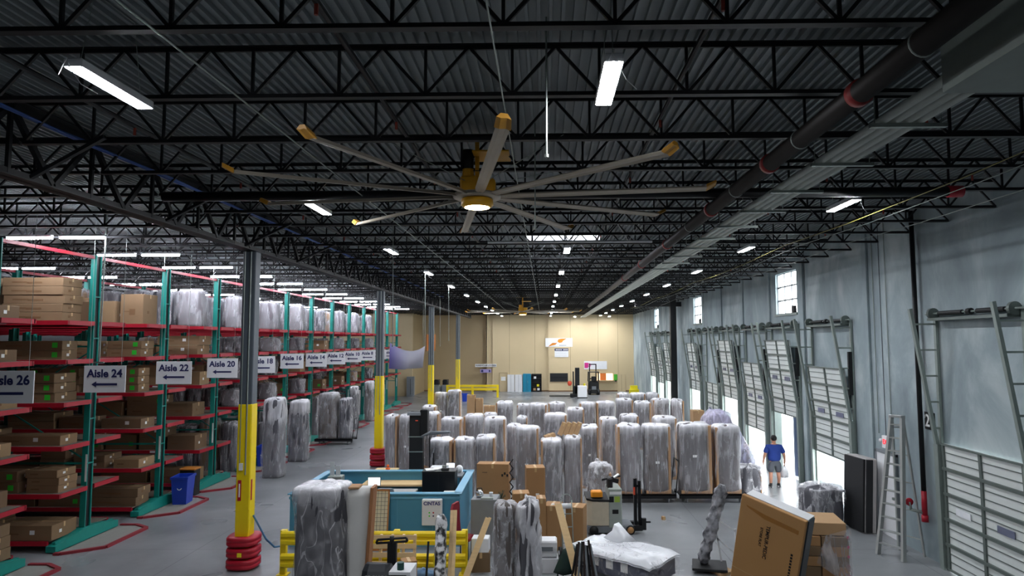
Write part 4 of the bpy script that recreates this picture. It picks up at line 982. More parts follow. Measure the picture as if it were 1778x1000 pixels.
# bins at rack ends
def bin_(px, py, label, m, h=.82, lid=False, sc=1):
    c = P(px, py); c.x += .2; t = thing('recycling_bin', label, 'bin', c, R(8)); a = .2*sc; b = .27*sc
    q = MB(); rg = []
    for f, z in ((.82, 0), (1, h), (1.06, h), (1.06, h-.06), (.985, h-.06+.001)): rg.append([(-a*f, -b*f, z), (a*f, -b*f, z), (a*f, b*f, z), (-a*f, b*f, z)])
    rg = [[(-a*f, -b*f, z), (a*f, -b*f, z), (a*f, b*f, z), (-a*f, b*f, z)] for f, z in ((.8, 0), (.98, h-.07), (1.07, h-.07), (1.07, h), (.93, h), (.75, .05))]
    q.loft(rg); q.build('bin_body', m, t)
    if m.name == 'bin_blue':
        q = MB(); n = 14
        q.loft([[((r)*math.cos(2*math.pi*k/n), 0, h*.62+r*math.sin(2*math.pi*k/n)) for k in range(n)] for r in (.05, .075)], caps=False)
        o = q.build('recycle_mark', m_paper, t); o.location = (0, -b*1.0-.01, 0); o.rotation_euler = (R(-4), 0, 0)
    return t
m_bin = mat('bin_blue', '#1a3fb0', .4); bin_(306, 874, 'blue recycling bin with white mark at the Aisle 22 rack end', m_bin, .88, sc=1.25)
bin_(449, 809, 'blue recycling bin with white mark near the first yellow column', m_bin, .84, sc=1.1); bin_(503, 784, 'blue recycling bin, the farther of two beside the racks', m_bin, .86, sc=1.0)
bin_(641, 722, 'green bin between the racks and the second yellow column', mat('bin_green', '#176b38', .5), .9, sc=1.2)
c = P(322, 862); t = thing('waste_bin', 'black bin with orange lid behind the blue recycling bin', 'bin', (c.x, c.y+.25, 0)); MB().bev(-.25, -.2, 0, .25, .2, .85, .02).build('bin_body', m_dark, t); MB().bev(-.27, -.22, .85, .27, .22, .9, .02).build('lid', mat('orange_lid', '#b8721c', .5), t)
# signs, wall furniture at the far end
def wsign(px0, py0, px1, py1, m, name, label, Y=None, dy=.03):
    Y = Y or (YF-.25-.03); a = PY(px0, py0, Y); b = PY(px1, py1, Y); c = (a+b)/2
    t = thing(name, label, 'sign', (c.x, Y, c.z)); w = abs(b.x-a.x); h = abs(a.z-b.z)
    MB().box(-w/2, -.02, -h/2, w/2, .02, h/2).build('panel', m, t); return t, w, h
YR = YF-.63; YM = YF-.28
t, w, h = wsign(947, 587, 994, 602, m_white, 'wall_sign', 'white wall sign with an orange lightning-bolt logo', YR)
m_or = mat('orange_logo', '#e08a1c', .5)
q = MB(); q.M = Matrix.Rotation(R(90), 4, 'X'); q.prism([(-1.0, -.42), (-.75, -.2), (-.55, -.05), (-.2, -.05), (-.05, .02), (-.25, -.22), (-.5, -.27)], 0, .02); q.prism([(.9, .4), (.5, .15), (.42, .0), (.15, -.05), (-.05, .1), (.05, .32), (.35, .38)], 0, .02); q.build('bolt_logo', m_or, t, loc=(-.1, -.03, 0))
q = MB()
for k in range(6): q.box(.05+k*.12, -.03, -.32, .13+k*.12, -.02, -.27)
q.build('small_print', m_navy, t)
t, w, h = wsign(963, 605, 987, 620, m_white, 'wall_sign', 'white notice board with dark header below the bolt sign', YR)
MB().box(-w/2, -.03, h/2-.25, w/2, -.02, h/2).build('header_band', m_navy, t); q = MB()
for k in range(9): q.box(-w/2+.12+k*.13+(.1 if k > 4 else 0), -.035, h/2-.18, -w/2+.2+k*.13+(.1 if k > 4 else 0), -.03, h/2-.08)
q.build('small_print', m_paper, t)
q = MB()
for k in range(3): q.box(-w/2+.1, -.024, -.25+k*.2, w/2-.1, -.02, -.24+k*.2)
q.build('ruled_lines', m_grey, t)
t, w, h = wsign(1014, 627, 1054, 641, m_white, 'wall_sign', 'white banner with a pink logo behind the forklift', YR)
MB().box(-w/2+.05, -.03, -.28, -w/2+.4, -.02, .25).build('pink_mark', mat('pink_logo', '#d8308c', .5), t); text('D', .5, mat('pink_logo', '#d8308c', .5), 'lettering', t, (-.62, -.04, 0), bold=.02)
t, w, h = wsign(825, 632, 862, 637, m_white, 'wall_sign', 'narrow white WAREHOUSE LOUNGE sign on the beige wall', YM)
text('WAREHOUSE LOUNGE', .2, m_black, 'lettering', t, (0, -.03, 0), bold=.02)
t, w, h = wsign(834, 641, 853, 647, mat('lavender_sign', '#a79bd0', .5), 'wall_sign', 'small purple sign under the WAREHOUSE LOUNGE sign', YM)
q = MB(); q.box(-w/2+.08, -.03, -h/2+.06, -w/2+.3, -.02, h/2-.06); q.box(w/2-.25, -.03, -h/2+.08, w/2-.1, -.02, h/2-.08); q.build('dark_marks', m_navy, t)
def atwall(name, label, cat, px0, px1, ptop, m, Y, d=.5, pbot=None, parts=()):
    a = PY(px0, ptop, Y); b = PY(px1, ptop, Y); z0 = 0 if pbot is None else PY(px0, pbot, Y).z
    t = thing(name, label, cat, ((a.x+b.x)/2, Y, z0)); w = (b.x-a.x)/2; h = a.z-z0
    MB().bev(-w, 0, 0, w, d, h, .01).build('body', m, t); return t, w, h
t, w, h = atwall('locker', 'turquoise metal locker at the far wall', 'locker', 908, 922, 649, mat('turquoise_locker', '#0a86a8', .5), YM-.5, .45)
MB().box(-.02, -.01, .1, .0, 0, h-.1).build('door_gap', m_dark, t); MB().box(.05, -.03, h*.5, .08, 0, h*.5+.2).build('handle', m_galv, t)
t, w, h = atwall('storage_shelf', 'black metal shelf unit with goods beside the turquoise locker', 'shelf', 923, 940, 649, m_dark, YM-.2, .15)
for k in range(5): MB().box(-w, -.3, .1+k*h/4.6, w, 0, .14+k*h/4.6).build('shelf_board', m_black, t)
for s in (-1, 1): MB().box(s*w-.02, -.3, 0, s*w+.02, 0, h).build('side_post', m_black, t)
for k, (dx, z, m, lb) in enumerate(((-.2, .14, m_card2, 'tan box on the bottom of the black shelf unit'), (.2, .14, m_white, 'white box on the bottom of the black shelf unit'), (.15, .14+h/4.6, m_lime, 'yellow box on the second board of the black shelf unit'), (-.15, .14+3*h/4.6, m_paper, 'white packet high on the black shelf unit'))):
    a = t.location; tag(MB().box(-.12, -.12, 0, .12, .1, .22).build('small_box', m, loc=(a.x+dx, a.y-.15, a.z+z+.003)), lb, 'box')
for k, (x0, x1) in enumerate(((881, 893), (894, 907))):
    t, w, h = atwall('wall_cabinet', 'tall white cabinet at the far wall, %s one' % ('left', 'right')[k], 'cabinet', x0, x1, 650.5, m_white, YM-.4, .38); MB().box(-.01, -.01, .05, .01, 0, h-.05).build('door_gap', m_grey, t)
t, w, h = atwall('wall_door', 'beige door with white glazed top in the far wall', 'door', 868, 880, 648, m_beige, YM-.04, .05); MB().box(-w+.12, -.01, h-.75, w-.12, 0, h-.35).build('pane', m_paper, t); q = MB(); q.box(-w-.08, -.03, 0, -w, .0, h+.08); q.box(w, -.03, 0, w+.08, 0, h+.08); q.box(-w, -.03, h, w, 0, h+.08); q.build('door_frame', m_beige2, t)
t, w, h = atwall('dark_window', 'long black interior window in the beige wall', 'window', 955, 986, 648, m_dark, YR-.02, .04, 662); q = MB(); q.box(-w, -.03, h*.5, w, 0, h*.5+.03); q.box(-w-.03, -.03, -.03, w+.03, 0, 0); q.build('window_bars', m_black, t)
t, w, h = atwall('service_counter', 'bright orange-lit counter opening in the beige wall', 'window', 1037, 1064, 648, mat('warm_room_light', '#ffdcb0', .5, emit=.9, n=.1), YR-.02, .04, 660); MB().box(-.5, -.03, 0, .1, -.0, h).build('orange_panel', mat('orange_panel', '#ee8136', .5), t); MB().box(-w-.1, -.35, -.08, w+.1, 0, 0).build('counter_ledge', m_beige2, t); q = MB(); q.box(-w-.05, -.05, h, w+.05, 0, h+.06); q.build('header', m_beige2, t)
t, w, h = atwall('wall_door', 'beige double door at the right of the beige wall', 'door', 1072, 1086, 650, m_beige, YR-.04, .05); MB().box(-.01, -.01, .02, .01, 0, h).build('door_gap', m_brown, t)
a = PY(1069, 655, YR-.1); t = thing('green_extinguisher_sign', 'green item hanging on the beige wall right of the counter', 'sign', (a.x, YR-.05, a.z)); MB().bev(-.17, -.06, -.3, .17, .04, .3, .03).build('panel', mat('leaf_green', '#4cb82e', .5), t); MB().box(-.1, -.08, -.42, .1, -.0, -.3).build('base', m_dark, t)
t, w, h = atwall('electrical_cabinet', 'grey electrical cabinet in the beige recess at left', 'cabinet', 706, 719, 654, m_grey, 63.7, .4); MB().box(-.0, -.02, .2, .03, 0, h-.2).build('door_gap', m_dark, t)
for k, px in enumerate((758, 773)):
    a = P(px, 684); t = thing('floor_scrubber', 'small grey and black machine by the recess wall, %s one' % ('left', 'right')[k], 'machine', (a.x, a.y, 0)); MB().bev(-.4, -.4, .1, .4, .4, .9, .15).build('machine_body', [m_galv, m_grey][k], t); MB().bev(-.25, -.2, .9, .25, .2, 1.4, .1).build('upper_body', m_dark, t); q = MB(); q.tube([(-.25, .3, .9), (-.25, .5, 1.35), (.25, .5, 1.35), (.25, .3, .9)], .03, 6); q.build('handle', m_dark, t)
# yellow far rail
a = P(777, 690); b = P(864, 690); Y = (a.y+b.y)/2
t = thing('far_guard_rail', 'yellow guard rail frame standing near the far wall', 'guard rail', (a.x, Y, 0)); Lr = b.x-a.x
for x in (0, Lr*.5, Lr): MB().bev(x-.1, -.1, 0, x+.1, .1, 1.05, .02).build('post', m_yel, t)
for z in (.95, .65): MB().bev(-.1, -.14, z, Lr+.1, -.1, z+.2, .015).build('beam', m_yel, t)
for k, px in enumerate((798, 807)): c = P(px, 697); bq = thing('blue_bin', 'blue bin by the far yellow rail, %s one' % ('left', 'right')[k], 'bin', c); q = MB(); q.loft([[(-.2*f, -.2*f, z), (.2*f, -.2*f, z), (.2*f, .2*f, z), (-.2*f, .2*f, z)] for f, z in ((.85, 0), (1.0, .62), (1.12, .62), (1.12, .7), (.95, .7))]); q.build('bin_body', m_bin, bq)
# far lift trucks
c = P(990, 689); t = thing('reach_truck', 'black reach truck with long forks parked near the far wall', 'lift truck', c)
q = MB(); q.bev(.0, -.4, 0, 1.0, .4, .3, .05); q.bev(.35, -.35, .25, .95, .35, 1.0, .05); q.build('chassis', m_dark, t)
q = MB(); q.box(.25, -.35, .1, .35, -.25, 2.3); q.box(.25, .25, .1, .35, .35, 2.3); q.box(.45, -.35, .1, .85, .1, 2.65); q.build('mast', m_black, t)
q = MB(); q.box(-1.9, -.3, .06, .3, -.12, .12); q.box(-1.9, .12, .06, .3, .3, .12); q.build('fork', m_black, t)
MB().sphere((-.05, -.4, 1.25), .2, 1, .6, 1.2).build('orange_seat_pad', mat('orange_mark', '#e05030', .5), t, True)
c = P(1011, 691); t = thing('battery_unit', 'white boxy unit beside the reach truck at the far end', 'machine', c); MB().bev(-.42, -.3, .1, .42, .3, 1.1, .05).build('unit_body', m_white, t); MB().box(-.45, -.32, .0, .45, .32, .1).build('base', m_dark, t); MB().cyl((.2, 0, 1.1), (.2, 0, 1.3), .1, n=10).build('beacon', m_lime, t)
c = P(1031, 685); t = thing('counterbalance_forklift', 'black forklift with overhead guard facing the camera at the far end', 'lift truck', c)
q = MB(); q.bev(-.55, -.4, .12, .55, 1.0, .55, .08); q.bev(-.5, -.2, .5, .5, 1.0, 1.25, .12); q.build('chassis', m_dark, t)
for x in (-.42, .42):
    for y in (-.3, .7): MB().cyl((x-.12, y, .25), (x+.12, y, .25), .25, n=16).build('wheel', m_black, t, True)
q = MB()
for x in (-.5, .5):
    q.beam((x, -.1, 1.2), (x*.95, 0, 2.1), .07, .07); q.beam((x, .9, 1.2), (x*.95, .8, 2.1), .07, .07)
q.box(-.53, -.1, 2.08, .53, .9, 2.14); q.build('overhead_guard', m_black, t)
q = MB(); q.box(-.36, 1.05, .1, -.26, 1.15, 2.85); q.box(.26, 1.05, .1, .36, 1.15, 2.85); q.box(-.36, 1.05, 2.77, .36, 1.15, 2.87); q.box(-.36, 1.05, 1.4, .36, 1.15, 1.5); q.build('mast', m_black, t)
MB().bev(-.2, .2, 1.25, .2, .4, 1.7, .04).build('seat', m_dark, t)
q = MB(); q.box(-.2, -.45, .5, .2, -.4, .8); q.build('grille', m_grey, t)
c = P(1101, 684); t = thing('yellow_stool', 'yellow step unit at the far dock corner', 'step', c); MB().bev(-.45, -.3, 0, .45, .3, .45, .03).build('lower_step', m_lime, t); MB().bev(-.35, 0, .45, .35, .3, .8, .03).build('upper_step', m_lime, t)
# hanging banners
a = PY(677, 600, 34); b = PY(738, 600, 34)
t = thing('curved_banner', 'curved purple to grey banner hanging like a sail at mid hall', 'banner', ((a.x+b.x)/2, 34, (a.z+b.z)/2-.55)); q = MB(); wv = (b.x-a.x)/2; rg = []
n = 14; top = []; bot = []
for i in range(n+1):
    u = -1+2*i/n; x = u*wv; y = .35*(1-u*u); top.append((x+(.12 if i == 0 else 0)*0, y, .62-.34*(1-u*u)+.08*u*-1)); bot.append((x*.96-.08, y+.03, -.55-.06*(1-u*u)+(-.04 if u < 0 else .0)))
q.v = top+bot+[(x, y+.012, z) for x, y, z in top+bot]; m_ = n+1
q.f = [(i, m_+i, m_+i+1, i+1) for i in range(n)]+[(2*m_+i, 2*m_+i+1, 3*m_+i+1, 3*m_+i) for i in range(n)]+[(i, i+1, 2*m_+i+1, 2*m_+i) for i in range(n)]+[(m_+i, 3*m_+i, 3*m_+i+1, m_+i+1) for i in range(n)]; q.m = [0]*len(q.f)
mb_ = mat('banner_fabric', '#8a82b4', .5, n=0); nt = mb_.node_tree; tc = nt.nodes.new('ShaderNodeTexCoord'); gr = nt.nodes.new('ShaderNodeSeparateXYZ'); nt.links.new(tc.outputs['Generated'], gr.inputs[0]); cr = nt.nodes.new('ShaderNodeValToRGB'); cr.color_ramp.elements[0].color = srgb('#5b4f9a'); cr.color_ramp.elements[1].color = srgb('#b9b9c4'); cr.color_ramp.elements[1].position = .55; nt.links.new(gr.outputs['X'], cr.inputs[0]); nt.links.new(cr.outputs[0], nt.nodes['Principled BSDF'].inputs['Base Color'])
q.build('banner_sheet', mb_, t, True)
q = MB(); q.cyl((-wv, 0, .6), (-wv, 0, 8.33-t.location.z), .008, n=5); q.build('hanger_wire', m_galv, t); q = MB(); q.cyl((wv, 0, .5), (wv, 0, 8.33-t.location.z), .008, n=5); q.build('hanger_wire', m_galv, t)
a = PY(748, 594, 44); t = thing('orange_banner', 'orange hanging banner partly behind the third column', 'banner', (a.x, 44, a.z)); MB().box(-.28, -.02, -.55, .3, .02, .5).build('banner_sheet', mat('orange_banner', '#cc7a34', .6), t); MB().box(-.33, -.03, -.6, -.25, .03, .5).build('side_strip', m_brown, t); q = MB(); q.cyl((.1, 0, .5), (.1, 0, 8.33-a.z), .008, n=5); q.build('hanger_wire', m_galv, t)
# ================================================================ LOOSE BOXES, TRUCKS, WRAPPED GOODS IN FRONT
def card(x, y, z, w, d, h, label, rz=0, mm=None, arrow=False, yl=False, tag_=False, ry=0, rx=0, txt=None):
    t = thing('cardboard_box', label, 'box', (x, y, z), rz, 'loose cardboard boxes on the floor'); t.rotation_euler = (rx, ry, rz)
    MB().bev(-w/2, -d/2, 0, w/2, d/2, h, .012).build('carton', mm or m_card, t)
    q = MB(); q.box(-.03, -d/2-.002, h-.12, .03, -d/2, h+.002); q.box(-.03, -d/2, h, .03, d/2, h+.002); q.build('tape', m_tape, t)
    if yl: MB().box(-w*.2, -d/2-.004, h*.45, w*.15, -d/2-.001, h*.45+.14).build('yellow_label', m_lime, t)
    if tag_: MB().box(-w*.0, -d/2-.004, h*.5, w*.18, -d/2-.001, h*.5+.12).build('white_label', m_paper, t)
    if arrow:
        q = MB()
        for x0 in (-w*.32,): q.box(x0, -d/2-.003, h*.86, x0+.14, -d/2, h*.865+.005)
        for i in range(3): q.box(w*.28+.07*i, -d/2-.003, h*.8+.05*(i % 2), w*.28+.05+.07*i, -d/2, h*.84+.05*(i % 2))
        q.build('printed_marks', m_dark, t)['kind'] = 'stuff'
    return t
def cpx(px0, px1, ptop, D):          # centre x, width, top z for something whose front is at depth D
    a = PY(px0, ptop, D); b = PY(px1, ptop, D); return (a.x+b.x)/2, b.x-a.x, a.z
x, w, z = cpx(828, 884, 806, 19.2); card(x, 19.45, 0, w, .42, z, 'big flat carton with printed arrow standing behind the filing cabinet', R(-5), arrow=True)
x, w, z = cpx(912, 945, 812, 19.1); card(x, 19.35, 0, w, .5, z, 'tall narrow carton with a white label, tallest of the stack right of the cabinet', R(6), tag_=True)
x, w, z = cpx(889, 918, 858, 17.7); card(x, 18.0, 0, w, .45, z, 'carton with a yellow label left of the narrow upright cartons', R(6), yl=True)
x, w, z = cpx(916, 930, 868, 17.1); card(x, 17.3, 0, w, .4, z, 'narrow upright carton with white and yellow labels, left of two', R(4), yl=True, tag_=True, mm=m_card3)
x, w, z = cpx(930, 946, 866, 17.05); card(x+.02, 17.28, 0, w, .4, z, 'narrow upright carton, right of two beside the hand truck', R(4))
x, w, z = cpx(946, 975, 880, 17.0); card(x, 17.35, 0, w, .5, z, 'square carton left of the hand truck with a white roll on top', R(-12))
x, w, z = cpx(986, 1017, 882, 17.3); card(x, 17.6, 0, w, .5, z, 'square carton right of the hand truck near the pallet jack', R(-14), mm=m_card)
x, w, z = cpx(811, 825, 686, 37); card(x, 37.2, 0, w, .45, z, 'tall carton behind the sofas, left of three near mid hall', mm=m_card2, tag_=True)
x, w, z = cpx(826, 838, 692, 37); card(x, 37.2, 0, w, .45, z, 'carton behind the sofas, middle of three near mid hall', mm=m_card2, tag_=True)
x, w, z = cpx(840, 859, 705, 36.5); card(x, 36.8, 0, w, .5, z, 'low wide carton behind the sofas, right of three near mid hall', mm=m_card2, tag_=True)
x, w, z = cpx(1203, 1223, 713, 29.6); card(x, 29.9, 0, w, .6, z, 'brown carton standing next to the lavender wrapped pile', mm=m_card2)
x, w, z = cpx(1287, 1300, 772, 29.3); card(x, 29.5, 0, w, .45, z, 'small brown carton against the dock wall beyond the carts', mm=m_card3)
zs_ = PY(990, 757, 21.63).z
for k in range(4):
    a = PY(972+9*k, 757, 22.0); card(a.x, 22.05, zs_-.02, .15, .14, .42, 'long slim parcel leaning on the wrapped sofas, %s of four from left' % ORD[k], 0, m_card2, ry=R(22))
a = PY(955, 754, 22.0); card(a.x, 22.0, PY(955, 762, 21.53).z-.03, .35, .2, .12, 'small brown parcel lying on top of a wrapped sofa, left of the slim ones', R(20), m_card2, ry=R(-15))
c = P(1152, 902); card(c.x, c.y, 0, .1, .1, .09, 'tiny brown box lying alone on the bare floor', R(10))
t = thing('white_roll', 'white wrapped roll lying on the square carton', 'roll', (.35, 17.25, .95)); MB().cyl((-.2, -.0, .07), (.28, .05, .07), .065, n=14).build('roll', m_white, t, True)
# black zig-zag strap column beside big carton
x, w, z = cpx(885, 891, 800, 19.3); t = thing('folded_gate', 'black zig-zag folding strip standing between two cartons', 'gate', (x, 19.3, 0)); q = MB()
for k in range(14): q.beam((-.05 if k % 2 else .05, 0, .05+k*z/14), (.05 if k % 2 else -.05, 0, .05+(k+1)*z/14), .03, .03)
q.build('zigzag_bars', m_dark, t)
t = thing('small_plant', 'small dark leafy plant poking up behind the filing cabinet', 'plant', (-1.12, 17.6, 0)); q = MB()
for k in range(14): a = k*2.4; q.beam((0, 0, 1.1), (.12*math.cos(a), .1*math.sin(a), 1.2+.04*(k % 4)), .015, .006)
q.build('leaves', mat('dark_leaf', '#2c3a26', .6), t); MB().cyl((0, 0, 0), (0, 0, 1.12), .03, n=8).build('stem', m_brown, t)
# hand truck
c = PY(977, 845, 16.7)
t = thing('hand_truck', 'silver looped hand truck leaning among the square cartons', 'hand truck', (c.x+.12, 16.5, 0)); t.rotation_euler = (R(-8), 0, R(12))
q = MB(); H = 1.45; pts = [(-.13, 0, .12)]+[(-.13, 0, H-.13)]+[(-.13*math.cos(a), 0, H-.13+.13*math.sin(a)) for a in [R(d) for d in range(20, 180, 20)]]+[(.13, 0, H-.13), (.13, 0, .12)]
q.tube(pts, .014, 8); q.build('loop_frame', m_galv, t, True); q = MB()
for z in (.35, .7, 1.0): q.beam((-.13, 0, z), (.13, 0, z), .03, .02)
q.build('crossbar', m_galv, t); MB().box(-.18, -.25, .02, .18, .0, .035).build('toe_plate', m_galv, t)
for s in (-1, 1): w_ = MB().cyl((s*.17-.03, .08, .13), (s*.17+.03, .08, .13), .13, n=20).build('wheel', m_dark, t, True); MB().cyl((s*.17-.035, .08, .13), (s*.17+.035, .08, .13), .05, n=12).build('wheel_hub', m_white, w_)
# pallet jack with orange pack
c = P(1066, 928)
t = thing('pallet_jack', 'cream and grey electric pallet truck with an orange pack on top', 'lift truck', (c.x, c.y+.3, 0), R(3))
q = MB(); q.loft([[(-.72, -.3, z), (-.6, -.36, z), (-.15, -.36, z), (-.15, .3, z), (-.72, .3, z)] for z in (.25, .9)]); q.build('battery_cover', mat('cream_cover', '#cfc5ae', .5), t)
q = MB(); q.loft([[(-.74, -.32, .9), (-.6, -.38, .88), (-.14, -.38, .86), (-.14, .3, .9), (-.74, .3, .95)], [(-.74, -.32, .95), (-.6, -.38, .93), (-.14, -.38, .91), (-.14, .3, .98), (-.74, .3, 1.0)]]); q.build('black_deck', m_dark, t)
q = MB(); q.bev(-.15, -.37, .2, .2, .3, 1.2, .02); g = q.build('mast_panel', mat('silver_green_panel', '#aab2aa', .4, .2), t)
MB().box(-.0, -.378, .85, .14, -.37, 1.0).build('green_label', mat('lime_label', '#a8c44c', .5), g); MB().box(-.13, -.378, 1.05, .18, -.37, 1.12).build('white_stripe', m_paper, g); MB().box(-.06, -.378, .55, .1, -.37, .66).build('black_symbol', m_dark, g); MB().box(-.14, -.376, .85, -.02, -.371, 1.0).build('black_label', m_dark, g)
q = MB(); q.bev(-.72, -.34, .06, .5, .3, .25, .03); q.build('chassis', m_grey, t)
q = MB(); q.bev(-.15, -.25, 1.15, -.02, .1, 1.45, .03); q.beam((-.1, -.1, 1.4), (.15, -.15, 1.35), .12, .1); q.beam((-.3, -.1, 1.38), (.2, -.1, 1.48), .05, .05); q.build('control_handle', m_dark, t)
MB().beam((.02, -.15, 1.45), (.16, -.12, 1.53), .1, .03).build('clipboard', m_paper, t)
MB().bev(-.6, -.3, .97, -.3, -.05, 1.12, .03).build('orange_pack', mat('orange_pack', '#f39a16', .5), t)
q = MB(); q.box(.2, -.3, .08, .75, -.16, .22); q.box(.2, .1, .08, .75, .24, .22); q.build('fork_base', m_dark, t)
q = MB(); q.box(.55, -.2, .15, .63, -.1, 1.42); q.box(.66, -.2, .15, .74, -.1, 1.36); q.box(.55, -.2, 1.2, .74, -.1, 1.26); q.build('load_backrest', m_black, t); MB().box(.53, -.215, 1.0, .58, -.2, 1.2).build('red_grip', mat('orange_mark', '#e05030', .5), t)
q = MB(); q.box(.74, -.3, .1, .85, -.2, .4); q.box(.85, -.28, .28, .97, -.24, .32); q.build('side_hook', m_dark, t)
for px_, m in ((.42, mat('tan_wheel', '#b98b58', .5)), (-.55, m_dark)): w_ = MB().cyl((px_, -.36, .12), (px_, -.27, .12), .12, n=20).build('wheel', m_dark, t, True); MB().cyl((px_, -.37, .12), (px_, -.355, .12), .085, n=20).build('wheel_rim', m, w_, True)
# loosely wrapped pieces
def wrapped(name, label, cat, loc, w, d, h, seed, m_in, film, rz=0, rx=0, ry=0, amp=.06, e=3.2, taper=0, board=None, grow=.06, rows=16, n=30):
    t = thing(name, label, cat, loc, rz); t.rotation_euler = (rx, ry, rz)
    q = MB(); q.loft(blob(w, d, h, seed, n=n, rows=rows, amp=amp*.4, e=e, taper=taper)); q.build('body', m_in, t, True)
    q = MB(); q.loft(blob(w+grow, d+grow, h+grow*.5, seed+3, n=n+14, rows=rows+8, amp=amp, e=e, taper=taper)); q.build('plastic_wrap', film, t, True)
    if board: MB().bev(*board, .01).build('cardboard_edge', m_cb, t)
    return t
f_crumple = plastic('crumpled_film', lo=.2, hi=.6, sc=(5, 5, 3), bump=1, rough=.18, crease=.25, cd=1)
f_white = plastic('white_film', lo=.55, hi=.9, sc=(3, 3, 2), rough=.3)
f_lav = plastic('lavender_film', tint='#dcd6f6', lo=.3, hi=.75, sc=(5, 5, 2), crease=.3)
f_big = plastic('big_film', lo=.1, hi=.4, sc=(3, 3, 1.6), bump=1, rough=.15, ztop=2.3, crease=.35, cd=.9)
m_gf = mat('grey_sofa_fabric', '#5b5a60', .8, ns=4, n=.2, bump=.3); m_bf = mat('brown_grey_fabric', '#645c58', .8, ns=4, n=.2); m_cf = mat('charcoal_fabric', '#3b3b42', .7, ns=3, n=.3)
x, w, z = cpx(1018, 1068, 811, 20.6); wrapped('wrapped_armchair', 'small wrapped armchair standing on end behind the pallet truck', 'armchair', (x, 21.05, 0), w*.85, .7, z, 31, m_bf, f_crumple, taper=.25, amp=.08, board=(w*.3, -.36, 0, w*.38, .3, z*.85))
x, w, z = cpx(1286, 1326, 814, 23.2); wrapped('wrapped_armchair', 'wrapped low chair on the floor right of the carts', 'armchair', (x, 23.6, 0), w*.95, .7, z, 33, m_gf, f_crumple, amp=.08, board=(w*.36, -.38, 0, w*.42, .3, z*.9))
x, w, z = cpx(1397, 1474, 852, 18.9); wrapped('wrapped_armchair', 'grey armchair in crumpled plastic standing near the black panel', 'armchair', (x+.03, 19.4, 0), w*.88, .8, z, 35, m_gf, f_crumple, amp=.08, e=3)
t = thing('wrapped_pile', 'sloping furniture pile draped in lavender-tinted plastic by the docks', 'furniture', (7.1, 27.6, 0)); q = MB()
q.loft([[(x_, y_, z_) for x_, z_ in ((-.75, 0), (1.0, 0), (1.0, .3), (.15, 2.1), (-.5, 2.2), (-.75, 1.9))] for y_ in (-.4, .5)]); q.build('body', m_bf, t)
q = MB(); rgs = []
for i in range(9):
    y_ = -.5+1.1*i/8; ring = []
    for x_, z_ in ((-.8, 0), (-.2, 0), (.5, 0), (1.12, 0), (1.1, .5), (.85, 1.0), (.6, 1.5), (.3, 2.2), (-.1, 2.33), (-.5, 2.3), (-.8, 2.0), (-.85, 1.2), (-.83, .6)):
        k_ = noise.noise(Vector((x_*3, y_*4, z_*3)))*.07; ring.append((x_*(1-.0)+k_, y_+noise.noise(Vector((x_*2, z_*2, i)))*.05, max(0, z_+k_-(.12 if i in (0, 8) else 0) if z_ > 0 else 0)))
    rgs.append(ring)
q.loft(rgs); q.build('plastic_wrap', f_lav, t, True)
# rack-side sofas on the floor
f_rack = plastic('rack_sofa_film', lo=.14, hi=.4, sc=(5, 5, .8), topw=.25, ztop=2.3)
def rs_(px0, px1, pt, D, lb, m, seed, hh=None, z0=0):
    x, w, z = cpx(px0, px1, pt, D); return wrapped('wrapped_sofa', lb, 'sofa', (x, D+.42, z0), w*.95, .75, z-z0, seed, m, f_rack, amp=.04, e=4, taper=.08)
rs_(454, 488, 694, 25.9, 'pale wrapped sofa on end by the first recycling bins at the racks', m_gf, 50)
rs_(499, 530, 698, 29.4, 'dark wrapped sofa on end at the rack by Aisle 16', m_cf, 52)
x, w, z = cpx(550, 585, 684, 34.2); rs_(551, 584, 684, 34.2, 'brown wrapped sofa on end on the cart by Aisle 12, left one', m_bf, 54, z0=.3)
rs_(587, 607, 694, 34.2, 'dark wrapped sofa on end with cardboard side, on the cart by Aisle 12', m_cf, 56, z0=.3)
a = PY(548, 745, 34.3); b = PY(610, 745, 34.3); cart(a.x, b.x+.1, 34.6, 'black platform cart with wrapped sofas standing by Aisle 12', z=.3)
rs_(607, 618, 673, 40.2, 'wrapped sofa on end with a pale cardboard side by Aisle 10', m_cf, 58)
rs_(632, 646, 664, 44.0, 'wrapped sofa on end in the rack by Aisle 8', m_bf, 60)
# two big ones at the front
def side_strip(t, x0, y0, z0, x1, y1, z1): MB().bev(x0, y0, z0, x1, y1, z1, .01).build('cardboard_edge', m_cb, t)
x, w, z = cpx(506, 588, 850, 13.0); t = wrapped('wrapped_sofa', 'large charcoal sofa on end in shiny clear plastic before the guard rail', 'sofa', (x, 13.5, 0), w*.96, .8, z, 71, m_cf, f_big, amp=.035, e=5, taper=.0, rows=22, n=40)
MB().bev(-w*.3, -.46, 0, w*.4, -.41, .36, .02).build('bottom_cardboard', m_cb, t)
x, w, z = cpx(592, 640, 852, 13.3); t = thing('wrapped_mattress', 'white plastic-wrapped slab leaning right of the large charcoal sofa', 'mattress', (x-.02, 13.75, 0)); t.rotation_euler = (R(3), 0, 0)
q = MB(); q.loft([[(x_-sx*(1-z_/z)*.16, y_+noise.noise(Vector((x_*5, z_*4, 2)))*.03, z_) for x_, sx, y_ in ((-w/2, 0, -.1), (-w/6, .3, -.13), (w/6, .6, -.13), (w/2, 1, -.1), (w/2, 1, .14), (-w/2, 0, .14))] for z_ in [z*i/14 for i in range(15)]]); q.build('slab', mat('offwhite_cover', '#d9d8d4', .45, ns=2, n=.08, bump=.5), t, True)
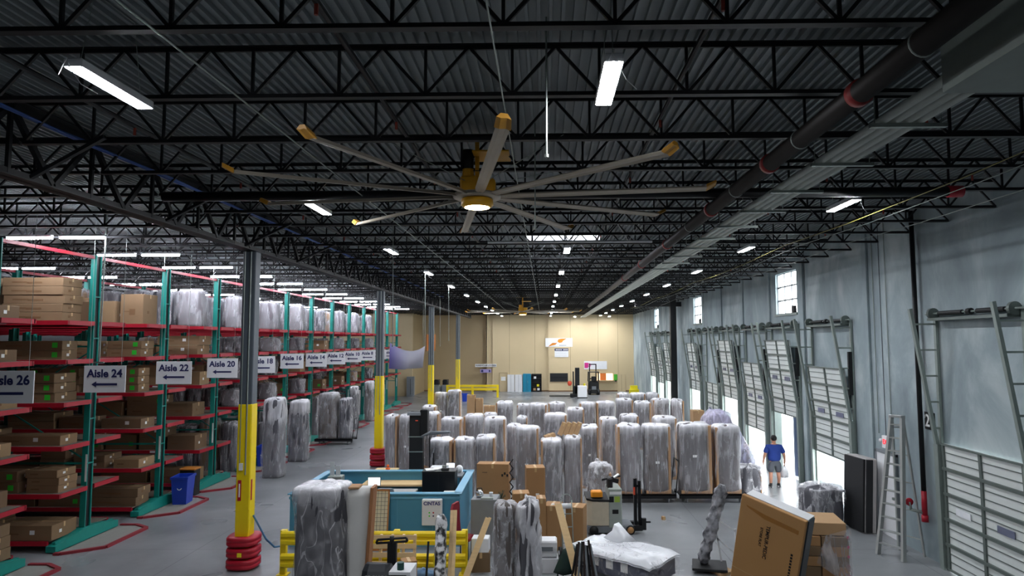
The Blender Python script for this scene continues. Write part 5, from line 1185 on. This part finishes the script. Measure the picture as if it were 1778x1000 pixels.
q = MB(); q.extr([(w/2+.01-.16, -.14, 0), (w/2+.07-.16, -.14, 0), (w/2+.07, -.14, z+.02), (w/2+.01, -.14, z+.02)], (0, .3, 0)); q.build('brown_side_board', mat('brown_board', '#a5714a', .7), t)
MB().bev(-w*.3, -.15, z, .05, .12, z+.04, .01).build('top_cardboard', m_cb, t)
# wooden pallet standing on edge
x, w, z = cpx(632, 720, 934, 14.6); t = thing('wooden_pallet', 'wooden pallet standing on edge in front of the yellow guard rail', 'pallet', (x, 14.75, 0)); t.rotation_euler = (R(-6), 0, 0)
for k in range(6): MB().bev(-w/2, -.03, .02+k*(z-.12)/5, w/2, -.008, .12+k*(z-.12)/5, .004).build('slat', m_wood, t)
for k in range(5): x_ = -w/2+.05+k*(w-.1)/4; MB().bev(x_-.025, -.008, 0, x_+.025, .1, z, .004).build('stringer', m_wood, t)
card(-2.75, 14.05, 0, .3, .3, .74, 'narrow brown carton just right of the wooden pallet', R(20), mm=m_card)
# rider pallet truck with dark cowl
c = PY(652, 968, 12.0)
t = thing('pallet_truck', 'black-cowled pallet truck seen from behind at the bottom edge', 'lift truck', (c.x, 12.2, 0), R(-2))
q = MB(); q.loft([[(-.25, f_, z), (-.15, f_-.04, z), (.15, f_-.04, z), (.25, f_, z), (.25, .12, z), (-.25, .12, z)] for z, f_ in ((.15, -.62), (1.15, -.1))]+[[(-.22, -.02, 1.24), (-.14, -.05, 1.25), (.14, -.05, 1.25), (.21, -.02, 1.22), (.21, .1, 1.22), (-.22, .1, 1.24)]]); g = q.build('cowl', mat('graphite_cowl', '#23262b', .4), t)
text('CROWN', .1, m_galv, 'lettering', g, (0, -.2, 1.06), (R(63), 0, 0), bold=.02); MB().cyl((.08, -.262, .95), (.08, -.25, .955), .035, n=16).build('orange_mark', mat('orange_mark', '#e05030', .5), g)
MB().bev(.27, -.2, .1, .55, .25, 1.13, .02).build('battery_box', m_dark, t); q = MB(); q.box(.25, -.24, 1.13, .62, .27, 1.18); q.box(.55, -.22, .1, .62, .25, 1.13); q.build('white_rim', m_white, t)
q = MB(); q.beam((.16, .28, .2), (.16, .34, 1.52), .16, .08); q.build('tiller_post', m_dark, t); q = MB(); q.tube([(-.12, .3, 1.5), (-.1, .3, 1.56), (.42, .3, 1.6), (.44, .3, 1.54), (-.12, .3, 1.5)], .022, 8); q.cyl((.16, .3, 1.5), (.16, .3, 1.62), .04, n=10); q.build('tiller_handle', m_dark, t, True)
MB().cyl((.42, -.1, 1.18), (.42, -.1, 1.3), .06, n=12).build('battery_cap', mat('dark_teal', '#1f4a44', .5), t)
MB().bev(-.22, -.18, 0, .5, .2, .15, .02).build('chassis', m_dark, t)
# wrapped patterned roll, timbers
def roll(name, label, cat, p0, p1, r, m, m2=None, seed=0, amp=.03, lump=.3):
    p0 = Vector(p0); p1 = Vector(p1); t = thing(name, label, cat, p0); L = (p1-p0).length
    t.rotation_mode = 'XYZ'; t.rotation_euler = (p1-p0).to_track_quat('Z', 'Y').to_euler()
    q = MB(); n = 22; rg = []
    for i in range(26):
        z = L*i/25; rr = r*(1+lump*noise.noise(Vector((seed, z*5, 1)))) * (.55 if i in (0, 25) else 1)
        rg.append([(rr*math.cos(2*math.pi*k/n)+amp*noise.noise(Vector((math.cos(2*math.pi*k/n)*2, math.sin(2*math.pi*k/n)*2, z*6+seed))), rr*math.sin(2*math.pi*k/n)+amp*noise.noise(Vector((k*.7, z*5, seed))), z) for k in range(n)])
    q.loft(rg); q.build('body', m, t, True)
    return t
m_mottle = mat('mottled_black_white_wrap', '#2b2b2e', .3, ns=7, n=0, n2='#e6e6e8', bump=.8, hard=.06); m_silver = mat('silver_crumpled_wrap', '#8d8c90', .28, .15, ns=8, n=.2, n2='#dddde0', bump=.9)
p0 = PY(768, 1020, 13.6); p0.z = 0; p1 = PY(766, 893, 14.0); roll('wrapped_rug', 'rug roll in mottled black and white wrap standing before the guard rail', 'rug', (p0.x, 13.25, .0), p1, .11, m_mottle, seed=2)
p1 = PY(744, 940, 14.0); q = MB(); q.cyl((p1.x, 13.6, 0), p1, .022, n=8); tag(q.build('black_pole', m_dark), 'thin black pole with curled top beside the mottled rug roll', 'pole')
def timber(px0, py0, D0, px1, py1, D1, w, th, label, n=1, m=None):
    a = PY(px0, py0, D0); b = PY(px1, py1, D1); d = (b-a); d = d*(a.z/-d.z) if d.z < 0 else d; e = a+d; e.z = 0.01
    t = thing('timber_board', label, 'board', e); o = Vector((0, 0, 0))
    for k in range(n): q = MB(); q.beam(Vector(((k-(n-1)/2)*w*1.05, 0, 0)), (a-e)+Vector(((k-(n-1)/2)*w*1.05, 0, 0)), w, th, up=(0, 1, 0)); q.build('board', m or m_wood, t)
    return t
timber(788, 886, 14.4, 783, 1010, 13.6, .065, .04, 'pale pine boards leaning upright on the yellow guard rail, left pair', 2)
timber(848, 899, 14.2, 806, 1010, 13.3, .06, .04, 'pale pine boards leaning at a slant beside the filing cabinet', 2)
timber(969, 875, 14.6, 998, 985, 13.4, .035, .04, 'bundle of thin pine strips leaning over the dark folded frames', 4)
# wrapped bookcase pair
x, w, z = cpx(857, 893, 880, 12.9); wrapped('wrapped_cabinet', 'narrow shelf unit in silvery crumpled plastic, standing at the bottom centre', 'cabinet', (x, 13.2, 0), w*.92, .5, z, 81, m_bf, f_crumple, amp=.04, e=6, rows=26, n=34, grow=.02)
x, w, z = cpx(895, 926, 880, 12.9); wrapped('wrapped_cabinet', 'shelf unit in ballooning milky plastic, right beside the silvery one', 'cabinet', (x+.07, 13.25, 0), w*.88, .55, z, 83, m_gf, f_white, amp=.08, e=3.5, rows=20, grow=.04)
# clutter: white bins, dark frames, maroon base
t = thing('white_bins', 'stack of white plastic storage bins behind the milky wrapped unit', 'storage bin', (.0, 14.6, 0)); 
for k in range(3): MB().bev(-.28+.03*k, -.2, .02+.33*k, .28-.02*k, .2, .33+.33*k, .03).build('bin', m_white, t)
MB().box(-.2, -.215, .8, .15, -.2, .88).build('grey_label', m_grey, t)
t = thing('maroon_stool', 'dark maroon chair base below the white bins', 'stool', (.12, 13.6, 0)); MB().bev(-.15, -.15, .3, .15, .15, .42, .03).build('seat', mat('maroon_paint', '#4c1620', .4), t)
for sx in (-1, 1):
    for sy in (-1, 1): MB().beam((sx*.1, sy*.1, .31), (sx*.2, sy*.18, 0), .035, .035).build('leg', mat('maroon_paint', '#4c1620', .4), t)
t = thing('folded_easels', 'bundle of dark folded metal frames leaning together under the pine strips', 'frame', (.75, 13.1, 0))
fr_ = random.Random(3)
for k in range(9):
    x0 = -.38+k*.09; q = MB(); q.beam((x0, -.05*(k % 3), 0), (-.02+.03*(k-4), .3, 1.2+.12*fr_.random()), .035, .03); q.build('frame_leg', [m_dark, mat('dark_brown_metal', '#2e221e', .4), m_grey][k % 3], t)
q = MB(); q.beam((-.15, .22, .85), (.2, .22, .85), .03, .03); q.beam((-.25, .12, .5), (.3, .12, .5), .03, .03); q.build('frame_crossbar', m_dark, t)
m_dg = mat('dark_green_shell', '#27403a', .35)
t = thing('green_chair', 'dark green curved plastic chair tipped behind the dark frames, left', 'chair', (.45, 14.0, 0)); q = MB(); q.loft([[(-.3+.05*i, -.1+.1*math.cos(i*.4), .5+.12*i), (-.1+.05*i, .1+.1*math.cos(i*.4), .55+.12*i), (.12+.02*i, -.05, .5+.12*i), (-.1+.04*i, -.1, .47+.12*i)] for i in range(5)]); q.build('shell', m_dg, t, True)
for x_ in (-.2, .15): MB().beam((x_, 0, .55), (x_*1.3, 0, 0), .03, .03).build('leg', m_dg, t)
t = thing('green_drum', 'dark green rounded shell right of the pine strips', 'container', (.85, 14.75, 0)); q = MB(); q.lathe([(.16, 0), (.2, .1), (.22, .5), (.18, .72), (.08, .8)], n=18); q.build('shell', m_dg, t, True); q = MB(); q.lathe([(.06, .79), (.06, .86), (.01, .87)], n=12); q.build('cap', m_white, t, True)
# lying wrapped sofa, lower right of centre
t = thing('wrapped_mattress', 'white-topped navy-sided boxed mattress wrapped in plastic lying aslant on a cart', 'mattress', (1.5, 14.0, .0), R(-42)); t.scale = (1.24, 1, 1.3)
q = MB(); q.bev(-.72, -.5, .45, .78, .48, .75, .03); g = q.build('navy_body', mat('navy_side_print', '#41465c', .4, n=.2), t)
for k in range(4): MB().box(-.55+k*.28, -.51, .55, -.42+k*.28, -.5, .68).build('white_print', m_paper, g)
q = MB(); n_ = 12; rg = []
vs = []; fs = []
for i in range(n_+1):
    for j in range(n_+1):
        x_ = -.78+1.62*i/n_; y_ = -.56+1.1*j/n_; ed = min(i, j, n_-i, n_-j); vs.append((x_, y_, .78+.05*noise.noise(Vector((x_*4, y_*4, 1)))+(.0 if ed else -.06)))
for i in range(n_):
    for j in range(n_): a_ = i*(n_+1)+j; fs.append((a_, a_+n_+1, a_+n_+2, a_+1))
b0 = len(vs); vs += [(x_, y_, z_-.03) for x_, y_, z_ in vs]; fs += [tuple(b0+v for v in f[::-1]) for f in fs]
q.add(vs, fs); q.build('white_top_wrap', mat('milky_wrap', '#eef0f4', .3, ns=5, n=.06, bump=.5), t, True)
q = MB(); q.loft(blob(1.62, 1.08, .34, 12, n=40, rows=8, amp=.05, e=6)); o = q.build('plastic_wrap', plastic('side_film', lo=.05, hi=.25, sc=(4, 4, 6), crease=.2, topw=.1), t, True, loc=(.03, 0, .42))
q = MB(); q.loft([[(-.5, .2, .77), (-.1, .15, .77), (.05, .5, .77), (-.35, .52, .77)], [(-.36, .32, .9), (-.16, .25, .88), (-.1, .45, .88), (-.3, .46, .92)], [(-.34, .36, 1.0), (-.3, .3, .98), (-.2, .42, .95), (-.3, .46, 1.02)]]); q.build('film_tuft', mat('milky_wrap', '#eef0f4', .3, ns=5, n=.06, bump=.5), t, True)
q = MB(); q.bev(-.7, -.45, .28, .75, .45, .42, .02); q.build('cart_deck', m_grey, t)
for sx in (-1, 1):
    for sy in (-1, 1): MB().cyl((sx*.55-.03, sy*.35, .14), (sx*.55+.03, sy*.35, .14), .14, n=14).build('wheel', m_dark, t, True)
# wrapped statue-like roll on dolly
m_sil2 = mat('grey_twisted_wrap', '#67676c', .3, .1, ns=5, n=0, n2='#d6d6dc', bump=.9, hard=.12)
c = P(1222, 988); d_ = thing('floor_dolly', 'black flat dolly under the tall twisted roll', 'dolly', (c.x, c.y, 0), R(-12)); MB().bev(-.25, -.4, .08, .5, .3, .13, .01).build('deck', m_dark, d_)
for sx in (-.18, .42):
    for sy in (-.3, .2): MB().cyl((sx-.02, sy, .04), (sx+.02, sy, .04), .04, n=10).build('wheel', m_grey, d_)
p1 = PY(1254, 842, 15.2); roll('wrapped_umbrella', 'tall leaning umbrella-like roll bound in twisted grey plastic on a dolly', 'umbrella', (c.x-.02, c.y, .14), p1, .12, m_sil2, seed=9, amp=.07, lump=.8)
q = MB(); q.beam((c.x+.3, c.y+.1, 1.1), (c.x+.75, c.y+.1, .8), .035, .035); q.beam((c.x+.25, c.y+.1, .72), (c.x+.8, c.y+.1, .25), .035, .035); q.beam((c.x+.28, c.y+.1, 1.1), (c.x+.42, c.y+.1, .14), .035, .035); q.beam((c.x+.75, c.y+.1, .85), (c.x+.78, c.y+.1, .14), .035, .035)
tag(q.build('tubular_stand', m_white), 'white tubular frame between the twisted roll and the tilted carton', 'frame')
# huge tilted carton
a = PY(1288, 858, 13.3); 
t = thing('mattress_carton', 'huge tan carton tilted on its corner with black print and a dark side', 'carton', (a.x, 13.3, a.z)); t.rotation_euler = (R(8), R(14), R(-43))
Wc, Hc, Dc = 1.26, 2.15, .34
MB().bev(0, 0, -Hc, Wc, Dc*.25, 0, .01).build('front_panel', mat('tan_carton', '#b98a55', .7, ns=2, n=.06), t)
q = MB(); q.bev(.03, Dc*.25, -Hc+.02, Wc+.02, Dc, -.02, .01); q.build('dark_side', mat('dark_side', '#2f3a42', .35, ns=3, n=.3), t)
MB().box(.05, Dc*.25, -.02, Wc, Dc, .01).build('white_film_top', m_white, t)
q = MB(); q.extr([(.12, -.003, -.16), (.5, -.003, -.2), (Wc-.1, -.003, -.22), (Wc-.1, -.003, -.3), (.5, -.003, -.29), (.14, -.003, -.19)], (0, -.002, 0)); q.build('tape', mat('brown_tape', '#a06c2e', .25), t)
text('TEMPUR-PEDIC', .1, m_black, 'lettering', t, (.6, -.005, -.72), (R(90), R(90), 0), bold=.01); text('STORE FLAT', .07, m_black, 'lettering', t, (.48, -.005, -.66), (R(90), R(90), 0), bold=.01); q = MB()
for k in range(9): q.box(1.08, -.004, -.75-k*.06, 1.12, -.001, -.71-k*.06)
q.build('small_print', m_black, t)
q = MB(); q.box(0.0, -.004, -1.5, Wc, -.001, -1.493); q.build('crease', m_tape, t)
# shrink-wrapped stack on pallet
x, w, z = cpx(1396, 1462, 912, 14.2); t = thing('wrapped_carton_stack', 'pallet stack of brown cartons in stretch film behind the tilted carton', 'carton stack', (x+.1, 14.75, 0), R(-8))
MB().bev(-.6, -.5, 0, .5, .5, .12, .01).build('pallet', m_wood, t)
for k in range(5):
    for j in range(2): MB().bev(-.58+j*.54, -.48, .13+k*.2, -.06+j*.54, .48, .32+k*.2, .01).build('carton', m_card3 if (k+j) % 2 else m_card, t)
MB().bev(-.55, -.45, 1.14, .45, .45, z+.02, .01).build('top_carton', m_card2, t)
q = MB()
for k in range(6): q.box(.44, -.515, .15+k*.19, .48, -.505, .2+k*.19)
q.build('pink_marks', mat('pink_mark', '#d0306c', .5), t)
q = MB(); q.loft([[(-.15, -.52, .6), (.5, -.52, .15), (.53, -.52, .15), (.53, .53, .15), (.5, .53, .15), (-.15, .53, .6)], [(.05, -.52, 1.16), (.5, -.52, 1.3), (.53, -.5, 1.3), (.53, .5, 1.3), (.5, .53, 1.3), (.05, .53, 1.16)]], caps=False); q.build('stretch_film', plastic('stretch_film', lo=.15, hi=.6), t)
card(5.75, 12.7, 0, .7, .6, .5, 'open flat tan carton at the bottom edge right of the tilted carton', R(-30), mm=m_card2)
# black leaning panel
t = thing('leaning_mattress', 'black-faced mattress with pale grey side leaning by the personnel door', 'mattress', (8.64, 18.95, 0), R(-12)); t.rotation_euler = (0, R(3), R(8))

q = MB(); q.bev(-.27, -.38, 0, .06, .55, 1.93, .03); q.build('mattress_core', mat('pale_grey_fabric', '#b4b0ae', .8), t)
q = MB(); q.bev(-.33, -.36, .02, -.27, .53, 1.91, .01); q.build('black_face', mat('black_fabric_face', '#191a1d', .7), t)
q = MB(); q.bev(-.27, -.42, .02, -.08, -.38, 1.91, .01); q.build('black_end', mat('black_fabric_face', '#191a1d', .7), t)
# step ladder
t = thing('step_ladder', 'tall grey aluminium stepladder standing folded by the dock wall', 'ladder', (8.48, 16.75, 0), R(-62))
b = MB(); HL = 3.25
def railpt(s, f, back): return (s*(.33-.19*f), (-.45+.45*f) if not back else (.32-.3*f), HL*f)
for s in (-1, 1): q = MB(); q.beam(railpt(s, 0, 0), railpt(s, 1, 0), .06, .12, up=(0, 1, 0)); q.build('front_rail', mat('ladder_metal', '#b0b3b0', .4, .25), t)
for s in (-1, 1): q = MB(); q.beam(railpt(s, 0, 1), railpt(s, .99, 1), .04, .05, up=(0, 1, 0)); q.build('rear_rail', mat('ladder_metal', '#b0b3b0', .4, .25), t)
for k in range(10):
    f = .085+k*.095; a = Vector(railpt(-1, f, 0)); c_ = Vector(railpt(1, f, 0)); q = MB(); q.beam(a, c_, .1, .03, up=(0, 0, 1)); q.build('step', mat('ladder_step', '#b4b7b5', .35, .5), t)
for k in range(5):
    f = .12+k*.2; q = MB(); q.beam(railpt(-1, f, 1), railpt(1, f, 1), .025, .025); q.build('rear_brace', mat('ladder_metal', '#b0b3b0', .4, .25), t)
MB().bev(-.17, -.08, HL-.02, .17, .08, HL+.04, .01).build('top_cap', mat('ladder_step', '#b4b7b5', .35, .5), t)

card(-1.45, 15.7, 0, .42, .35, .42, 'brown carton on the floor just right of the yellow rail end', R(5), mm=m_card3)
card(-1.45, 15.7, .425, .38, .32, .3, 'white box on top of the brown carton right of the yellow rail', R(-3), mm=m_white)
c = P(1243, 990); card(c.x+.1, c.y-.15, 0, .45, .4, .06, 'flat tan cardboard lying beside the dolly of the twisted roll', R(30), mm=m_card2)
t = thing('yellow_cloth', 'small bright yellow cloth hung on the lower beam beside the mottled rug', 'cloth', (PY(758, 965, 15.2).x, 15.22, .4)); MB().bev(-.07, -.02, -.18, .08, .0, .08, .01).build('cloth', m_lime, t)
t = thing('blue_jacket', 'crumpled pale blue cloth on the floor behind the black pole', 'cloth', (PY(738, 985, 14.6).x, 14.7, 0)); q = MB(); q.loft(blob(.4, .3, .3, 91, amp=.05)); q.build('cloth', mat('pale_blue_cloth', '#6d8fb0', .8, bump=.5), t, True)
# ================================================================ PERSON
def skin(name, verts, edges, radii, m, parent, sub=2, root=0):
    me = bpy.data.meshes.new(name); me.from_pydata(verts, edges, []); o = bpy.data.objects.new(name, me); COL.objects.link(o)
    md = o.modifiers.new('s', 'SKIN'); md.use_smooth_shade = True
    for i, r in enumerate(radii):
        v = me.skin_vertices[0].data[i]; v.radius = (r, r) if not isinstance(r, tuple) else r; v.use_root = (i == root)
    ss = o.modifiers.new('u', 'SUBSURF'); ss.levels = sub; ss.render_levels = sub
    bpy.context.view_layer.update()
    e = o.evaluated_get(bpy.context.evaluated_depsgraph_get()); nm = bpy.data.meshes.new_from_object(e)
    nm.materials.clear(); nm.materials.append(m); nm.polygons.foreach_set('use_smooth', [True]*len(nm.polygons))
    bpy.data.objects.remove(o); n = bpy.data.objects.new(name, nm); COL.objects.link(n); n.parent = parent; return n
m_skin = mat('skin', '#c98f74', .55, n=.05); m_shirt = mat('navy_polo', '#1f3c8c', .8, n=.12, bump=.2, ns=9); m_short = mat('grey_shorts', '#5c6068', .85, n=.1); m_hair = mat('dark_hair', '#1c1614', .7, ns=60, n=.4); m_shoe = mat('black_shoe', '#15161a', .5)
c = P(1346, 846)
pr = thing('person', 'person seen from behind in navy polo and grey shorts walking towards the docks', 'person', c, R(-4))
# x right, y away from the camera; feet apart, right foot a little ahead
V = []; E = []; RD = []
def jv(p, r, par=None):
    V.append(p); RD.append(r)
    if par is not None: E.append((par, len(V)-1))
    return len(V)-1
pel = jv((0, 0, .93), (.13, .1))
ab = jv((0, .02, 1.1), (.13, .1), pel); ch = jv((0, .0, 1.3), (.16, .11), ab); sh = jv((0, -.01, 1.42), (.13, .09), ch); nk = jv((0, 0, 1.49), .06, sh); hd = jv((0, .02, 1.56), .075, nk); h2 = jv((0, .025, 1.65), .095, hd); h3 = jv((0, .02, 1.73), .07, h2)
nose = jv((0, .125, 1.63), .018, h2)
for s, fy in ((-1, -.05), (1, .12)):
    hp = jv((s*.1, 0, .84), .085, pel); kn = jv((s*.14, fy*.6+.02, .48), .068, hp); cf = jv((s*.15, fy*.6-.02, .33), .068, kn); an = jv((s*.155, fy, .09), .04, cf); tt = jv((s*.18, fy+.14, .045), .035, an)
    s1 = jv((s*.2, -.01, 1.4), .07, sh); el = jv((s*.33, -.03, 1.13), .058, s1); wr = jv((s*.36, .05, .9), .037, el); pm = jv((s*.365, .07, .83), (.02, .04), wr)
    for k in range(4):
        a = jv((s*.365, .045+.02*k, .775), .0105, pm); b = jv((s*.355, .05+.019*k, .735+.004*abs(k-1)), .009, a); jv((s*.335, .055+.018*k, .715), .008, b)
    th = jv((s*.345, .105, .82), .012, pm); jv((s*.33, .11, .785), .01, th)
skin('body', V, E, RD, m_skin, pr)
for s in (-1, 1): q = MB(); q.sphere((s*.095, .015, 1.63), .028, .5, .8, 1.2, n=8); q.build('ear', m_skin, pr, True)
for s in (-1, 1): q = MB(); q.sphere((s*.035, .112, 1.655), .012, n=8); q.build('eye', m_dark, pr, True)
q = MB(); q.sphere((0, .112, 1.6), .025, 1, .4, .3, n=8); q.build('mouth', mat('lips', '#a05850', .5), pr, True)
V = []; E = []; RD = []
pel = jv((0, 0, .86), (.24, .18)); ab = jv((0, .02, 1.06), (.25, .19), pel); ch = jv((0, .0, 1.28), (.245, .165), ab); sh = jv((0, -.01, 1.41), (.17, .11), ch); nk = jv((0, 0, 1.475), .075, sh)
for s in (-1, 1): s1 = jv((s*.22, -.01, 1.385), .1, sh); jv((s*.33, -.02, 1.16), .085, s1)
skin('polo_shirt', V, E, RD, m_shirt, pr)
V = []; E = []; RD = []
pel = jv((0, 0, .92), (.205, .155)); jv((0, 0, 1.0), (.2, .15), pel)
for s, fy in ((-1, -.05), (1, .12)): hp = jv((s*.115, 0, .82), .135, pel); jv((s*.145, fy*.6+.01, .5), .115, hp)
skin('shorts', V, E, RD, m_short, pr)
q = MB(); q.sphere((0, .0, 1.69), .108, .95, 1.0, 1.0, n=16); q.build('hair', m_hair, pr, True)
for s, fy in ((-1, -.05), (1, .12)):
    q = MB(); n = 14; X0 = s*.165
    q.loft([[(X0+.055*math.cos(2*math.pi*k/n)*f, fy+.05+.15*math.sin(2*math.pi*k/n)*f-(.04 if z > .07 else 0), z) for k in range(n)] for f, z in ((1, 0), (1.04, .03), (.95, .07), (.6, .1))]); q.build('shoe', m_shoe, pr, True)
    MB().box(X0-.06, fy-.1, .025, X0+.06, fy+.1, .035).build('shoe_stripe', m_paper, pr)
    q = MB(); q.cyl((X0-s*.01, fy, .08), (X0-s*.01, fy, .16), .05, n=12); q.build('sock', m_dark, pr, True)
bg_ = thing('plastic_bag', 'white plastic bag held in the right hand of the person', 'bag', Vector(c)+Vector((.37, .09, .3)))
q = MB(); q.lathe([(.03, 0), (.13, .03), (.15, .15), (.1, .32), (.03, .42)], n=16); q.build('bag_body', f_white, bg_, True); q = MB(); q.lathe([(.02, .0), (.11, .04), (.12, .15), (.07, .25)], n=12); q.build('contents', m_paper, bg_, True)
q = MB(); q.tube([(-.02, 0, .4), (-.015, 0, .45), (.02, 0, .45), (.02, 0, .4)], .008, 5); q.build('bag_handle', m_white, bg_)
